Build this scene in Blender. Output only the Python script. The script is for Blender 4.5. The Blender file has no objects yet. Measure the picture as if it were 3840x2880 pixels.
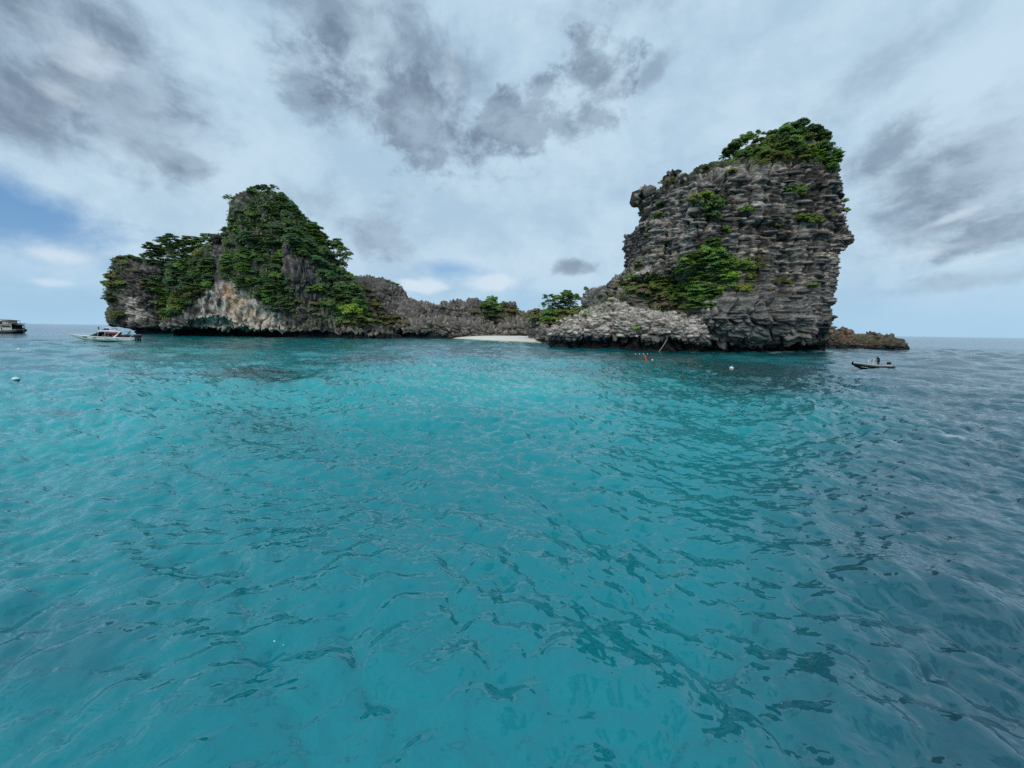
import bpy, math, random
import numpy as np
from mathutils import Vector, Matrix, Quaternion
from mathutils.bvhtree import BVHTree

random.seed(7)
RNG = np.random.default_rng(11)
SC = bpy.context.scene
COL = SC.collection
R = math.radians

# ------------------------------------------------------------------ camera
EYE = 4.0                       # height of the lens above the sea, metres
FPX = 1447.0                    # focal length in pixels of the 3840 px wide frame
ROLL = math.atan(0.0145)
PITCH = math.atan(200.0 / FPX)
_f = Vector((0, math.cos(PITCH), -math.sin(PITCH)))
_u0 = Vector((0, math.sin(PITCH), math.cos(PITCH)))
_r0 = Vector((1, 0, 0))
_r = _r0 * math.cos(ROLL) + _u0 * math.sin(ROLL)
_u = _u0 * math.cos(ROLL) - _r0 * math.sin(ROLL)
cam_data = bpy.data.cameras.new('camera')
cam = bpy.data.objects.new('camera', cam_data)
COL.objects.link(cam)
cam_data.sensor_width = 36.0
cam_data.lens = FPX / 3840 * 36.0
cam_data.clip_start = 0.1
cam_data.clip_end = 60000
m = Matrix((( _r.x, _u.x, -_f.x, 0), (_r.y, _u.y, -_f.y, 0), (_r.z, _u.z, -_f.z, EYE), (0, 0, 0, 1)))
cam.matrix_world = m
SC.camera = cam

def ray(px, py):
    return _r * ((px - 1920) / FPX) + _u * ((1440 - py) / FPX) + _f
def at(px, py, Y):              # the point seen at a photograph pixel, Y metres ahead
    d = ray(px, py)
    return Vector((0, 0, EYE)) + d * (Y / d.y)
def sea(px, py):                # the point of the sea surface seen at a pixel
    d = ray(px, py)
    return Vector((0, 0, EYE)) + d * (EYE / -d.z)
def project(P):                 # N x 3 points -> photograph pixels
    Q = P - np.array([0, 0, EYE])
    a = Q @ np.array(_r); b = Q @ np.array(_u); c = Q @ np.array(_f)
    c = np.where(c > 0.01, c, 0.01)
    return np.stack([1920 + a / c * FPX, 1440 - b / c * FPX], 1)

# ------------------------------------------------------------------ colour management
SC.view_settings.view_transform = 'Standard'
SC.view_settings.look = 'None'
SC.view_settings.gamma = 1.0
SC.view_settings.use_curve_mapping = False
SC.view_settings.exposure = 0.0
SC.cycles.use_denoising = False
SC.cycles.sample_clamp_direct = 2.5
SC.cycles.sample_clamp_indirect = 2.0
SC.cycles.max_bounces = 6
SC.cycles.diffuse_bounces = 4
SC.cycles.glossy_bounces = 3
SC.cycles.transmission_bounces = 4
SC.cycles.transparent_max_bounces = 4
SC.cycles.caustics_reflective = False
SC.cycles.caustics_refractive = False

def srgb(r, g, b):
    f = lambda c: (c / 255 / 12.92) if c / 255 <= 0.04045 else ((c / 255 + 0.055) / 1.055) ** 2.4
    return (f(r), f(g), f(b))

# ------------------------------------------------------------------ node helper
class NT:
    def __init__(s, tree):
        s.t = tree; s.n = tree.nodes; s.l = tree.links
    def new(s, typ, **kw):
        n = s.n.new(typ)
        for k, v in kw.items():
            setattr(n, k, v)
        return n
    def put(s, sock, v):
        if isinstance(v, bpy.types.NodeSocket):
            s.l.new(v, sock)
        elif v is not None:
            sock.default_value = v
    def math(s, op, a, b=None, c=None, clamp=False):
        n = s.new('ShaderNodeMath', operation=op, use_clamp=clamp)
        s.put(n.inputs[0], a)
        if b is not None: s.put(n.inputs[1], b)
        if c is not None: s.put(n.inputs[2], c)
        return n.outputs[0]
    def vmath(s, op, a, b=None, scale=None):
        n = s.new('ShaderNodeVectorMath', operation=op)
        s.put(n.inputs[0], a)
        if b is not None: s.put(n.inputs[1], b)
        if scale is not None: s.put(n.inputs['Scale'], scale)
        return n.outputs['Value'] if op in ('LENGTH', 'DOT_PRODUCT', 'DISTANCE') else n.outputs[0]
    def sep(s, v):
        n = s.new('ShaderNodeSeparateXYZ'); s.put(n.inputs[0], v); return n.outputs
    def comb(s, x, y, z):
        n = s.new('ShaderNodeCombineXYZ')
        for i, v in enumerate((x, y, z)): s.put(n.inputs[i], v)
        return n.outputs[0]
    def noise(s, vec, scale, detail=4, rough=0.55, dist=0.0, col=False):
        n = s.new('ShaderNodeTexNoise')
        s.put(n.inputs['Vector'], vec); n.inputs['Scale'].default_value = scale
        n.inputs['Detail'].default_value = detail; n.inputs['Roughness'].default_value = rough
        n.inputs['Distortion'].default_value = dist
        return n.outputs['Color' if col else 'Fac']
    def smooth(s, v, a, b):
        n = s.new('ShaderNodeMapRange', interpolation_type='SMOOTHSTEP')
        s.put(n.inputs['Value'], v)
        n.inputs['From Min'].default_value = a; n.inputs['From Max'].default_value = b
        return n.outputs[0]
    def lin(s, v, a, b, c=0.0, d=1.0):
        n = s.new('ShaderNodeMapRange')
        s.put(n.inputs['Value'], v)
        for k, x in zip(('From Min', 'From Max', 'To Min', 'To Max'), (a, b, c, d)): n.inputs[k].default_value = x
        return n.outputs[0]
    def mix(s, f, a, b, blend='MIX'):
        n = s.new('ShaderNodeMix', data_type='RGBA', blend_type=blend)
        s.put(n.inputs['Factor'], f)
        for sock, v in ((n.inputs['A'], a), (n.inputs['B'], b)) :
            pass
        A = [i for i in n.inputs if i.name == 'A' and i.type == 'RGBA'][0]
        B = [i for i in n.inputs if i.name == 'B' and i.type == 'RGBA'][0]
        for sock, v in ((A, a), (B, b)):
            if isinstance(v, (tuple, list)): v = tuple(v) + (1,) * (4 - len(v))
            s.put(sock, v)
        return [o for o in n.outputs if o.type == 'RGBA'][0]

# ------------------------------------------------------------------ sky and sun
SUN_EL, SUN_AZ = R(40), R(197)          # sun behind the camera, a little to its left, veiled by cloud
world = bpy.data.worlds.new('World')
SC.world = world
world.use_nodes = True
w = NT(world.node_tree)
w.n.clear()
out = w.new('ShaderNodeOutputWorld')
bg = w.new('ShaderNodeBackground')
bg.inputs['Strength'].default_value = 0.1
w.l.new(bg.outputs[0], out.inputs[0])
tc = w.new('ShaderNodeTexCoord')
D = tc.outputs['Generated']
skyt = w.new('ShaderNodeTexSky', sky_type='NISHITA')
skyt.sun_disc = False
skyt.sun_elevation = SUN_EL
skyt.sun_rotation = SUN_AZ
skyt.air_density = 1.0; skyt.dust_density = 0.6; skyt.ozone_density = 1.5
xyz = w.sep(D)
az = w.math('ARCTAN2', xyz[0], xyz[1])
el = w.math('ARCSINE', xyz[2])
zc = w.math('ADD', w.math('MAXIMUM', xyz[2], 0.0), 0.30)
P = w.vmath('MULTIPLY', D, (2.0, 2.0, 2.9))
n_warp = w.noise(P, 1.3, 4, 0.5, col=True)
Pw = w.vmath('ADD', P, w.vmath('SCALE', w.vmath('SUBTRACT', n_warp, (0.5, 0.5, 0.5)), scale=0.28))
n_big = w.noise(Pw, 1.0, 8, 0.52)
n_mid = w.noise(Pw, 3.2, 9, 0.62)
n_fine = w.noise(w.vmath('ADD', Pw, (7.3, 2.1, 4.4)), 6.5, 8, 0.62)

def ang(px, py):
    d = ray(px, py).normalized()
    return math.atan2(d.x, d.y), math.asin(d.z)
def blob(px, py, rx, ry, rot=0.0, amp=1.0, rough=0.55, soft=0.55, n=None):
    """a soft patch centred where the photograph shows one; 0..amp, edge broken up by the noise"""
    a0, e0 = ang(px, py)
    sa = abs(ang(px + rx, py)[0] - ang(px - rx, py)[0]) / 2
    se = abs(ang(px, py - ry)[1] - ang(px, py + ry)[1]) / 2
    da = w.math('SUBTRACT', az, a0); de = w.math('SUBTRACT', el, e0)
    c, s_ = math.cos(rot), math.sin(rot)
    u = w.math('ADD', w.math('MULTIPLY', da, c / sa), w.math('MULTIPLY', de, s_ / sa))
    v = w.math('ADD', w.math('MULTIPLY', da, -s_ / se), w.math('MULTIPLY', de, c / se))
    r2 = w.math('SQRT', w.math('ADD', w.math('MULTIPLY', u, u), w.math('MULTIPLY', v, v)))
    nn = n if n is not None else n_mid
    f = w.math('ADD', w.math('SUBTRACT', 1.0, r2), w.math('MULTIPLY', w.math('SUBTRACT', nn, 0.5), rough * 4))
    f = w.smooth(f, 0.0, soft)
    return w.math('MULTIPLY', f, amp)
def vmax(vals):
    o = vals[0]
    for v in vals[1:]: o = w.math('MAXIMUM', o, v)
    return o

K = 10.0                                  # the background strength is 0.1
sc = lambda c: tuple(x * K for x in c)
high_a = sc(srgb(196, 220, 237)); high_b = sc(srgb(173, 201, 223)); low = sc(srgb(160, 202, 232))
dark_a = sc(srgb(154, 174, 194)); dark_b = sc(srgb(110, 127, 149)); white = sc(srgb(215, 230, 243))
blue = w.mix(0.45, w.mix(1.0, skyt.outputs[0], (0.9, 1.0, 1.05), 'MULTIPLY'), sc(srgb(92, 152, 216)))
# thin high overcast
col = w.mix(w.smooth(w.math('ADD', w.math('MULTIPLY', n_big, 0.5), w.math('MULTIPLY', n_mid, 0.5)), 0.40, 0.62), high_a, high_b)
# blue gaps
gap = vmax([blob(20, 800, 720, 200, -0.15, 1.0, 0.40, 0.8, n_mid), blob(330, 960, 420, 70, -0.3, .7, 0.3, 1.0),
            blob(1690, 1010, 190, 62, 0.0, 0.85, 0.3, 0.9), blob(2040, 1130, 200, 60, 0.0, 0.5, 0.3, 0.9),
            blob(-1500, 700, 500, 260, 0, 0.9, .4, .8), blob(250, 1130, 380, 90, 0, .45, .3, .8)])
col = w.mix(gap, col, blue)
# pale horizon band
col = w.mix(w.math('MULTIPLY', w.math('SUBTRACT', 1.0, w.smooth(el, 0.0, 0.16)), 0.75), col, low)
# dark ragged cloud: the masses of the photograph, and the same kind of cloud all round
allround = w.math('MULTIPLY', w.smooth(n_big, 0.47, 0.62), w.smooth(w.math('ABSOLUTE', az), 1.0, 1.35))
d1 = vmax([blob(120, 60, 980, 400, 0.1, 0.95, 0.42, 1.0, n_mid), blob(430, 360, 620, 400, -0.25, 1.0, 0.36, 0.8, n_mid),
           blob(20, 360, 480, 240, -0.3, 0.95, 0.32, 0.8, n_mid), blob(560, 560, 330, 120, -0.3, 0.9, 0.6, 0.8, n_fine),
           blob(1420, 130, 640, 320, -0.3, 0.75, 0.55, 1.0, n_mid), blob(1540, 400, 470, 240, -0.3, 1.0, 0.75, 0.8, n_mid),
           blob(1620, 520, 260, 150, -0.2, 1.0, 0.8, 0.7, n_fine), blob(1960, 460, 300, 170, 0.2, 0.95, 0.8, 0.7, n_fine),
           blob(2240, 290, 190, 240, 0.1, 0.95, 0.8, 0.7, n_fine), blob(2450, 270, 130, 80, 0.5, 0.55, 0.7, 0.9, n_fine), 
           blob(1150, 330, 220, 220, -0.3, 0.65, 0.7, 0.9, n_fine),
           blob(1430, 880, 210, 140, 0, 0.65, 0.7, 0.9, n_fine), blob(2150, 1000, 110, 38, 0, 0.75, 0.6, 0.7, n_fine),
           blob(1180, 760, 300, 120, 0, 0.30, 0.6, 1.0, n_fine), blob(3650, 660, 600, 360, 0.5, 0.9, 0.45, 1.0, n_mid),
           blob(3330, 560, 260, 110, 0.6, 0.75, 0.6, 0.9, n_mid), blob(3700, 860, 420, 110, 0.15, 0.8, 0.6, 0.8, n_fine),
           blob(3650, 1050, 500, 50, 0.1, 0.5, 0.6, 0.9, n_fine), blob(2400, 10, 900, 120, 0, 0.35, 0.5, 1.2, n_mid),
           blob(3300, 250, 700, 140, 0.5, 0.3, 0.6, 1.3, n_mid), allround])
shade = w.mix(w.smooth(n_mid, 0.38, 0.62), dark_a, dark_b)
col = w.mix(w.math('MULTIPLY', d1, 0.9), col, shade)
# bright torn patches inside and low white cumulus
wh = vmax([blob(300, 230, 200, 120, 0.4, 0.5, 0.6, 1.0, n_fine), blob(200, 350, 160, 80, 0, 0.45, 0.6, 1.0, n_fine),
           blob(240, 960, 190, 50, 0, 0.75, 0.3, 0.8, n_fine), blob(190, 1060, 120, 26, 0, 0.55, 0.4, 0.8, n_fine),
           blob(1590, 1075, 130, 42, 0, 0.85, 0.4, 0.6, n_fine), blob(1830, 1060, 130, 40, 0, 0.75, 0.4, 0.6, n_fine),
           blob(3560, 820, 160, 22, 0.35, 0.55, 0.4, 1.0, n_fine), blob(1690, 300, 60, 130, 0, 0.35, 0.6, 1, n_fine),
           blob(3700, 960, 200, 22, 0.25, 0.4, 0.5, 1.0, n_fine), blob(3500, 940, 260, 24, 0.2, 0.3, 0.5, 1.0, n_fine)])
col = w.mix(wh, col, white)
w.l.new(col, bg.inputs['Color'])

sun_data = bpy.data.lights.new('sun', 'SUN')
sun_data.energy = 1.5
sun_data.angle = R(32)
sun_data.color = (1.0, 0.96, 0.9)
sun = bpy.data.objects.new('sun', sun_data)
COL.objects.link(sun)
sd = Vector((math.sin(SUN_AZ) * math.cos(SUN_EL), math.cos(SUN_AZ) * math.cos(SUN_EL), math.sin(SUN_EL)))
sun.rotation_euler = (-sd).to_track_quat('-Z', 'Y').to_euler()
sun.location = sd * 300

# ------------------------------------------------------------------ object helpers
def tag(o, label=None, cat=None, group=None, kind=None):
    if label: o['label'] = label
    if cat: o['category'] = cat
    if group: o['group'] = group
    if kind: o['kind'] = kind
    return o
def link(name, mesh, parent=None, mats=()):
    o = bpy.data.objects.new(name, mesh)
    COL.objects.link(o)
    for mt in mats: mesh.materials.append(mt)
    if parent: o.parent = parent
    return o
def empty(name, loc=(0, 0, 0), rz=0.0):
    o = bpy.data.objects.new(name, None)
    COL.objects.link(o); o.location = loc; o.rotation_euler = (0, 0, rz); o.empty_display_size = 0.2
    return o
def mesh_np(name, V, F, smooth=True, cols=None):
    me = bpy.data.meshes.new(name)
    V = np.ascontiguousarray(V, dtype=np.float32); F = np.ascontiguousarray(F, dtype=np.int32)
    k = F.shape[1]
    me.vertices.add(len(V)); me.vertices.foreach_set('co', V.ravel())
    me.loops.add(F.size); me.loops.foreach_set('vertex_index', F.ravel())
    me.polygons.add(len(F))
    me.polygons.foreach_set('loop_start', np.arange(0, F.size, k, dtype=np.int32))
    me.polygons.foreach_set('use_smooth', np.full(len(F), smooth, dtype=bool))
    me.update(calc_edges=True)
    if cols is not None:
        a = me.color_attributes.new('Col', 'FLOAT_COLOR', 'POINT')
        c = np.ones((len(V), 4), dtype=np.float32); c[:, :cols.shape[1]] = cols
        a.data.foreach_set('color', c.ravel())
    return me
def mat(name):
    mt = bpy.data.materials.new(name); mt.use_nodes = True
    t = NT(mt.node_tree)
    p = [n for n in t.n if n.type == 'BSDF_PRINCIPLED'][0]
    return mt, t, p
def simple_mat(name, color, rough=0.5, metal=0.0, var=0.12, scale=3.0):
    """paint or plastic with slight grime: colour varies a little over the surface"""
    mt, t, p = mat(name)
    g = t.new('ShaderNodeTexCoord')
    n = t.noise(g.outputs['Object'], scale, 5, 0.6)
    c = t.mix(t.smooth(n, 0.35, 0.7), tuple(x * (1 - var) for x in color), tuple(min(1, x * (1 + var)) for x in color))
    t.l.new(c, p.inputs['Base Color'])
    p.inputs['Roughness'].default_value = rough; p.inputs['Metallic'].default_value = metal
    return mt

# ------------------------------------------------------------------ numpy noise
def _hash(ix, iy, iz, seed):
    h = (ix.astype(np.int64) * 73856093) ^ (iy.astype(np.int64) * 19349663) ^ (iz.astype(np.int64) * 83492791) ^ (seed * 2654435761)
    h &= 0xFFFFFFFF
    h = ((h ^ (h >> 16)) * 0x45d9f3b) & 0xFFFFFFFF
    h = ((h ^ (h >> 16)) * 0x45d9f3b) & 0xFFFFFFFF
    return h ^ (h >> 16)
def rnd(h, k=0):
    return (((h >> (k * 8)) ^ (h * (k * 2 + 1) * 0x9E3779B1 & 0xFFFFFFFF) >> 5) & 0xFFFF).astype(np.float32) / 65535.0
_G = np.random.default_rng(3).normal(size=(256, 3)); _G /= np.linalg.norm(_G, axis=1)[:, None]; _G = _G.astype(np.float32)
def perlin(P, seed=0):
    P = np.asarray(P, dtype=np.float32)
    B = np.floor(P); f = P - B; B = B.astype(np.int64)
    u = f * f * f * (f * (f * 6 - 15) + 10)
    out = np.zeros(len(P), dtype=np.float32)
    for i in (0, 1):
        for j in (0, 1):
            for k in (0, 1):
                g = _G[_hash(B[:, 0] + i, B[:, 1] + j, B[:, 2] + k, seed) & 255]
                d = (f[:, 0] - i) * g[:, 0] + (f[:, 1] - j) * g[:, 1] + (f[:, 2] - k) * g[:, 2]
                out += d * (u[:, 0] if i else 1 - u[:, 0]) * (u[:, 1] if j else 1 - u[:, 1]) * (u[:, 2] if k else 1 - u[:, 2])
    return out * 1.6
def fbm(P, octs=4, seed=0, gain=0.5):
    o = 0; a = 1.0; t = 0.0
    for i in range(octs):
        o = o + a * perlin(P * (2.03 ** i) + i * 17.3, seed + i); t += a; a *= gain
    return o / t
def worley(P, seed=0, jit=0.95):
    P = np.asarray(P, dtype=np.float32)
    B = np.floor(P).astype(np.int64)
    F1 = np.full(len(P), 9.0, np.float32); F2 = F1.copy(); ID = np.zeros(len(P), np.int64)
    for i in (-1, 0, 1):
        for j in (-1, 0, 1):
            for k in (-1, 0, 1):
                c = B + (i, j, k)
                h = _hash(c[:, 0], c[:, 1], c[:, 2], seed)
                q = c + 0.5 + (np.stack([rnd(h, 0), rnd(h, 1), rnd(h, 2)], 1) - 0.5) * jit
                d = ((P - q) ** 2).sum(1)
                n = d < F1
                F2 = np.where(n, F1, np.minimum(F2, d)); F1 = np.where(n, d, F1); ID = np.where(n, h, ID)
    return np.sqrt(F1), np.sqrt(F2), rnd(ID, 1)
def sstep(x, a, b):
    t = np.clip((x - a) / (b - a), 0, 1); return t * t * (3 - 2 * t)
# ------------------------------------------------------------------ the sea
def ocean_tile(N, L, lmin, lmax, rms, wind, spread, seed, power=3.6):
    rng = np.random.default_rng(seed)
    k1 = np.fft.fftfreq(N, L / N) * 2 * np.pi
    kx, ky = np.meshgrid(k1, k1, indexing='ij')
    k = np.hypot(kx, ky); k[0, 0] = 1
    kmin, kmax = 2 * np.pi / lmax, 2 * np.pi / lmin
    S = k ** -power * np.exp(-(kmin / k) ** 2) * np.exp(-(k / kmax) ** 4)
    th = np.arctan2(ky, kx)
    dd = (1 - spread) * np.cos(th - wind) ** 4 + spread
    A = np.sqrt(S * dd) * (rng.normal(size=(N, N)) + 1j * rng.normal(size=(N, N)))
    A[0, 0] = 0
    h = np.fft.ifft2(A).real
    s = rms / h.std()
    dx = np.fft.ifft2(-1j * kx / k * A).real; dy = np.fft.ifft2(-1j * ky / k * A).real
    return np.stack([h, dx, dy], 2).astype(np.float32) * s
def sample(tile, L, x, y, rot):
    c, s = math.cos(rot), math.sin(rot)
    u = (c * x + s * y) / L; v = (-s * x + c * y) / L
    N = tile.shape[0]
    u = (u % 1.0) * N; v = (v % 1.0) * N
    i = np.floor(u).astype(int); j = np.floor(v).astype(int)
    fu = (u - i)[:, None]; fv = (v - j)[:, None]
    i %= N; j %= N; i2 = (i + 1) % N; j2 = (j + 1) % N
    o = tile[i, j] * (1 - fu) * (1 - fv) + tile[i2, j] * fu * (1 - fv) + tile[i, j2] * (1 - fu) * fv + tile[i2, j2] * fu * fv
    return np.stack([o[:, 0], c * o[:, 1] - s * o[:, 2], s * o[:, 1] + c * o[:, 2]], 1)

# rows: spacing by look-down angle near the boat, by proportion further out
def sea_rows(n):
    r = np.geomspace(0.6, 30000, 20000)
    dens = 0.62 * np.gradient(-np.arctan(EYE / r)) * -1 / 1.45
    dens = np.abs(dens) + 0.38 * np.gradient(np.log(np.clip(r, 8, 900))) / math.log(900 / 8) + 0.03 * np.gradient(np.log(r)) / 10.8
    c = np.cumsum(dens); c = (c - c[0]) / (c[-1] - c[0])
    return np.interp(np.linspace(0, 1, n), c, r)
rows = sea_rows(860)
colsA = np.concatenate([np.linspace(-61, 61, 640), np.linspace(61, 299, 70)[1:-1]])
colsA = np.radians(colsA)
nr, nc = len(rows), len(colsA)
rr, aa = np.meshgrid(rows, colsA, indexing='ij')
X0 = (rr * np.sin(aa)).ravel(); Y0 = (rr * np.cos(aa)).ravel(); RR = rr.ravel()
dr = np.repeat(np.gradient(rows), nc)
T1 = ocean_tile(512, 97.0, 2.6, 11.0, 0.12, R(75), 0.45, 1)
T2 = ocean_tile(512, 21.0, 0.40, 2.4, 0.070, R(52), 0.12, 2, 3.1)
T2b = ocean_tile(512, 17.0, 0.30, 1.5, 0.044, R(126), 0.12, 12, 3.0)
T3 = ocean_tile(512, 5.3, 0.12, 0.6, 0.0100, R(70), 0.6, 3, 3.0)
H = np.zeros((len(X0), 3), np.float32)
patch = 0.75 + 0.6 * fbm(np.stack([X0 / 14, Y0 / 14, X0 * 0], 1), 2, 5)     # gusts: rougher and calmer water
patch = np.clip(patch, 0.45, 1.35)
lee = sstep(RR, 3, 60) * 0.35 + 0.80
for T, L, rot, lo, g in ((T1, 97.0, 0.0, 1.6, 1.0), (T2, 21.0, 0.0, 0.42, 0.75), (T2b, 17.0, 0.0, 0.30, 0.5), (T3, 5.3, 1.1, 0.12, 0.2)):
    wgt = 1 - sstep(dr, lo * 0.8, lo * 2.2)
    wgt = wgt * (patch if T is not T1 else 1) * lee
    sel = wgt > 0.001
    H[sel] += sample(T, L, X0[sel], Y0[sel], rot) * wgt[sel][:, None] * np.array([1.0, g, g])
# the open sea on the right and behind is rougher
openw = 1 + 0.7 * sstep(X0 - 0.9 * Y0, -5, 40) + 0.5 * sstep(RR, 150, 600)
H *= openw[:, None]
V = np.stack([X0 + H[:, 1] * 1.0, Y0 + H[:, 2] * 1.0, H[:, 0]], 1)
idx = np.arange(nr * nc).reshape(nr, nc)
nxt = np.roll(idx, -1, axis=1)
F = np.stack([idx[:-1], nxt[:-1], nxt[1:], idx[1:]], 2).reshape(-1, 4)
F = F[:, ::-1]

# water colour: sand, reef and depth under it, island reflections painted in
XY = np.stack([X0, Y0, X0 * 0], 1)
nz1 = fbm(XY / 30, 4, 21); nz2 = fbm(XY / 7, 4, 22); nz3 = fbm(XY / 90 + 3, 3, 23)
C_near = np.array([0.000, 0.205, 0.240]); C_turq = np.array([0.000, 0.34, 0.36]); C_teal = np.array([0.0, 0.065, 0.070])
C_open = np.array([0.012, 0.070, 0.100]); C_far = np.array([0.006, 0.026, 0.050]); C_reef = np.array([0.012, 0.028, 0.030])
C_sand = np.array([0.02, 0.42, 0.40]); C_mauve = np.array([0.07, 0.10, 0.14])
def mixc(c, t, b):
    t = np.clip(t, 0, 1)[:, None]; return c * (1 - t) + b * t
def gspot(px, py, rx, ry, n=nz2, rough=0.9, soft=0.6):
    c = sea(px, py); a = sea(px + rx, py); f = sea(px, py - ry); b = sea(px, py + ry)
    dx = abs(a.x - c.x); cy = (f.y + b.y) / 2; dy = abs(f.y - b.y) / 2
    cx = c.x / c.y * cy
    q = np.sqrt(((X0 - cx - (Y0 - cy) * c.x / c.y) / (dx * cy / c.y)) ** 2 + ((Y0 - cy) / dy) ** 2)
    return sstep(1 - q + n * rough, 0, soft)
Cw = np.tile(C_near, (len(X0), 1))
Cw = mixc(Cw, sstep(RR + nz1 * 6, 6, 24) * 0.9, C_turq)
Cw = mixc(Cw, sstep(RR + nz1 * 30, 45, 85) * 0.6, C_teal)
Cw = mixc(Cw, gspot(2550, 1430, 680, 140, nz1, .9, 0.9) * 0.95, C_teal)                # tower's dark green reflection painted into the water colour
Cw = mixc(Cw, gspot(2800, 1620, 560, 260, nz1, .9, 1.0) * 0.92, C_teal)  # nearer part of the painted tower reflection
Cw = mixc(Cw, gspot(1850, 1440, 700, 60, nz2, .8) * 0.50, C_sand)
Cw = mixc(Cw, gspot(700, 1320, 500, 18, nz2, .8) * 0.55, C_sand)
Cw = mixc(Cw, gspot(200, 1310, 320, 16, nz2, .8) * 0.5, C_sand)
Cw = mixc(Cw, gspot(1040, 1425, 380, 80, nz2, 1.3, 1.3) * 0.9, C_reef)
Cw = mixc(Cw, gspot(1400, 1345, 260, 20, nz2, .8) * 0.6, C_mauve)
Cw = mixc(Cw, gspot(1900, 1330, 500, 26, nz2, .8) * 0.55, C_mauve)
for (a_, b_, c_, d_, e_) in ((230, 1545, 260, 26, .55), (60, 1380, 300, 14, .6), (420, 1330, 200, 10, .5), (560, 1400, 240, 14, .4), (900, 1300, 300, 8, .5), (300, 1440, 300, 10, .35)):
    Cw = mixc(Cw, gspot(a_, b_, c_, d_, nz2, .9) * e_, C_mauve)
Cw = mixc(Cw, gspot(1000, 1700, 480, 220, nz1, .9, 1.2) * 0.6, C_teal)  # reflection of the left peak, painted as darker water
Cw = mixc(Cw, gspot(250, 2500, 420, 260, nz1, .6) * 0.5, C_open * 1.6)
dline = X0 - (0.78 * Y0 + 0.4) + nz1 * (2 + 0.10 * RR) + nz2 * 0.05 * RR
Cw = mixc(Cw, sstep(dline / (0.20 * RR + 1.5), -0.9, 0.9), C_open)
Cw = mixc(Cw, sstep(-X0 - 0.95 * Y0 + nz1 * 20, 0, 60) * sstep(RR, 90, 150), C_open)
Cw = mixc(Cw, sstep(RR + nz3 * 120, 160, 420), C_far)
# shallow fringe by the beach
bx = sea(1860, 1278)
bd = np.hypot((X0 - bx.x) / 24, (Y0 - (bx.y)) / 16)
Cw = mixc(Cw, sstep(1.15 - bd + nz2 * .3, 0, .6) * 0.75, np.array([0.16, 0.55, 0.50]))
Cw = Cw * (1 + 0.12 * nz2[:, None] + 0.10 * nz1[:, None])
FOAM = np.zeros(len(X0), np.float32)
def foam_line(px0, py0, px1, py1, wdt, amt):
    global FOAM
    a = sea(px0, py0); b = sea(px1, py1)
    ab = np.array([b.x - a.x, b.y - a.y]); L2 = (ab ** 2).sum()
    t = np.clip(((X0 - a.x) * ab[0] + (Y0 - a.y) * ab[1]) / L2, 0, 1)
    d = np.hypot(X0 - a.x - t * ab[0], Y0 - a.y - t * ab[1])
    q = fbm(XY / 2.2, 3, 44)
    FOAM = np.maximum(FOAM, sstep(1 - d / wdt + q * 1.2, 0.1, 0.9) * amt)
foam_line(3180, 1312, 3330, 1308, 3.0, 0.8); foam_line(3330, 1310, 3420, 1304, 3.0, 0.7)
foam_line(2900, 1322, 3120, 1318, 1.6, 0.5); foam_line(3445, 1301, 3480, 1300, 2.4, 0.9)
foam_line(3530, 1645, 3580, 1652, 0.35, 0.9); foam_line(2600, 1324, 2900, 1323, 0.9, 0.35); foam_line(2150, 1308, 2500, 1319, 0.8, 0.3); foam_line(900, 1266, 1300, 1270, 1.2, 0.35)
foam_line(1680, 1270, 1800, 1276, 1.2, 0.5); foam_line(1800, 1276, 2060, 1287, 1.0, 0.55)
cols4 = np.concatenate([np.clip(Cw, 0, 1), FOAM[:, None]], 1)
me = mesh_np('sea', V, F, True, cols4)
sea_ob = link('sea', me); tag(sea_ob, kind='structure')
sea_ob['label'] = 'turquoise rippled sea turning dark blue towards the horizon'

mt, t, p = mat('sea_water')
att = t.new('ShaderNodeAttribute', attribute_name='Col', attribute_type='GEOMETRY')
geo = t.new('ShaderNodeNewGeometry')
pos = geo.outputs['Position']
px_ = t.sep(pos)
dist = t.vmath('LENGTH', t.comb(px_[0], px_[1], 0.0))
stretch = t.vmath('MULTIPLY', pos, (1.0, 1.25, 0.0))
# small ripples as relief near by
b1 = t.noise(t.vmath('MULTIPLY', pos, (1.0, 1.5, 0.0)), 3.0, 1.5, 0.45, 0.5)
b2 = t.noise(t.vmath('MULTIPLY', pos, (1.3, 1.0, 0.0)), 8.0, 1.0, 0.5, 0.3)
hh = t.math('ADD', t.math('MULTIPLY', b1, 1.0), t.math('MULTIPLY', b2, 0.16))
bump = t.new('ShaderNodeBump')
bump.inputs['Distance'].default_value = 0.085
t.put(bump.inputs['Height'], hh)
t.put(bump.inputs['Strength'], t.lin(dist, 4, 60, 0.55, 0.9))
# further out the ripples are smaller than a pixel: a spread of facet slopes instead
def facets(scale, detail, amt):
    c = t.noise(stretch, scale, detail, 0.65, 0.0, True)
    v = t.vmath('SUBTRACT', c, (0.5, 0.5, 0.5))
    v = t.vmath('MULTIPLY', v, (1.0, 1.0, 0.0))
    return t.vmath('SCALE', v, scale=amt)
f1 = facets(1.5, 3, t.math('MULTIPLY', t.smooth(dist, 15, 90), 0.50))
f2 = facets(0.33, 5, t.math('MULTIPLY', t.smooth(dist, 60, 320), 0.60))
f3 = facets(6.0, 1, t.math('MULTIPLY', t.smooth(dist, 8, 50), 0.20))
nn = t.vmath('NORMALIZE', t.vmath('ADD', t.vmath('ADD', bump.outputs[0], f1), t.vmath('ADD', f2, f3)))
t.l.new(nn, p.inputs['Normal'])
foam = att.outputs['Alpha']
fn = t.noise(pos, 2.5, 5, 0.7)
foamf = t.math('MULTIPLY', foam, t.smooth(fn, 0.38, 0.6))
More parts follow.
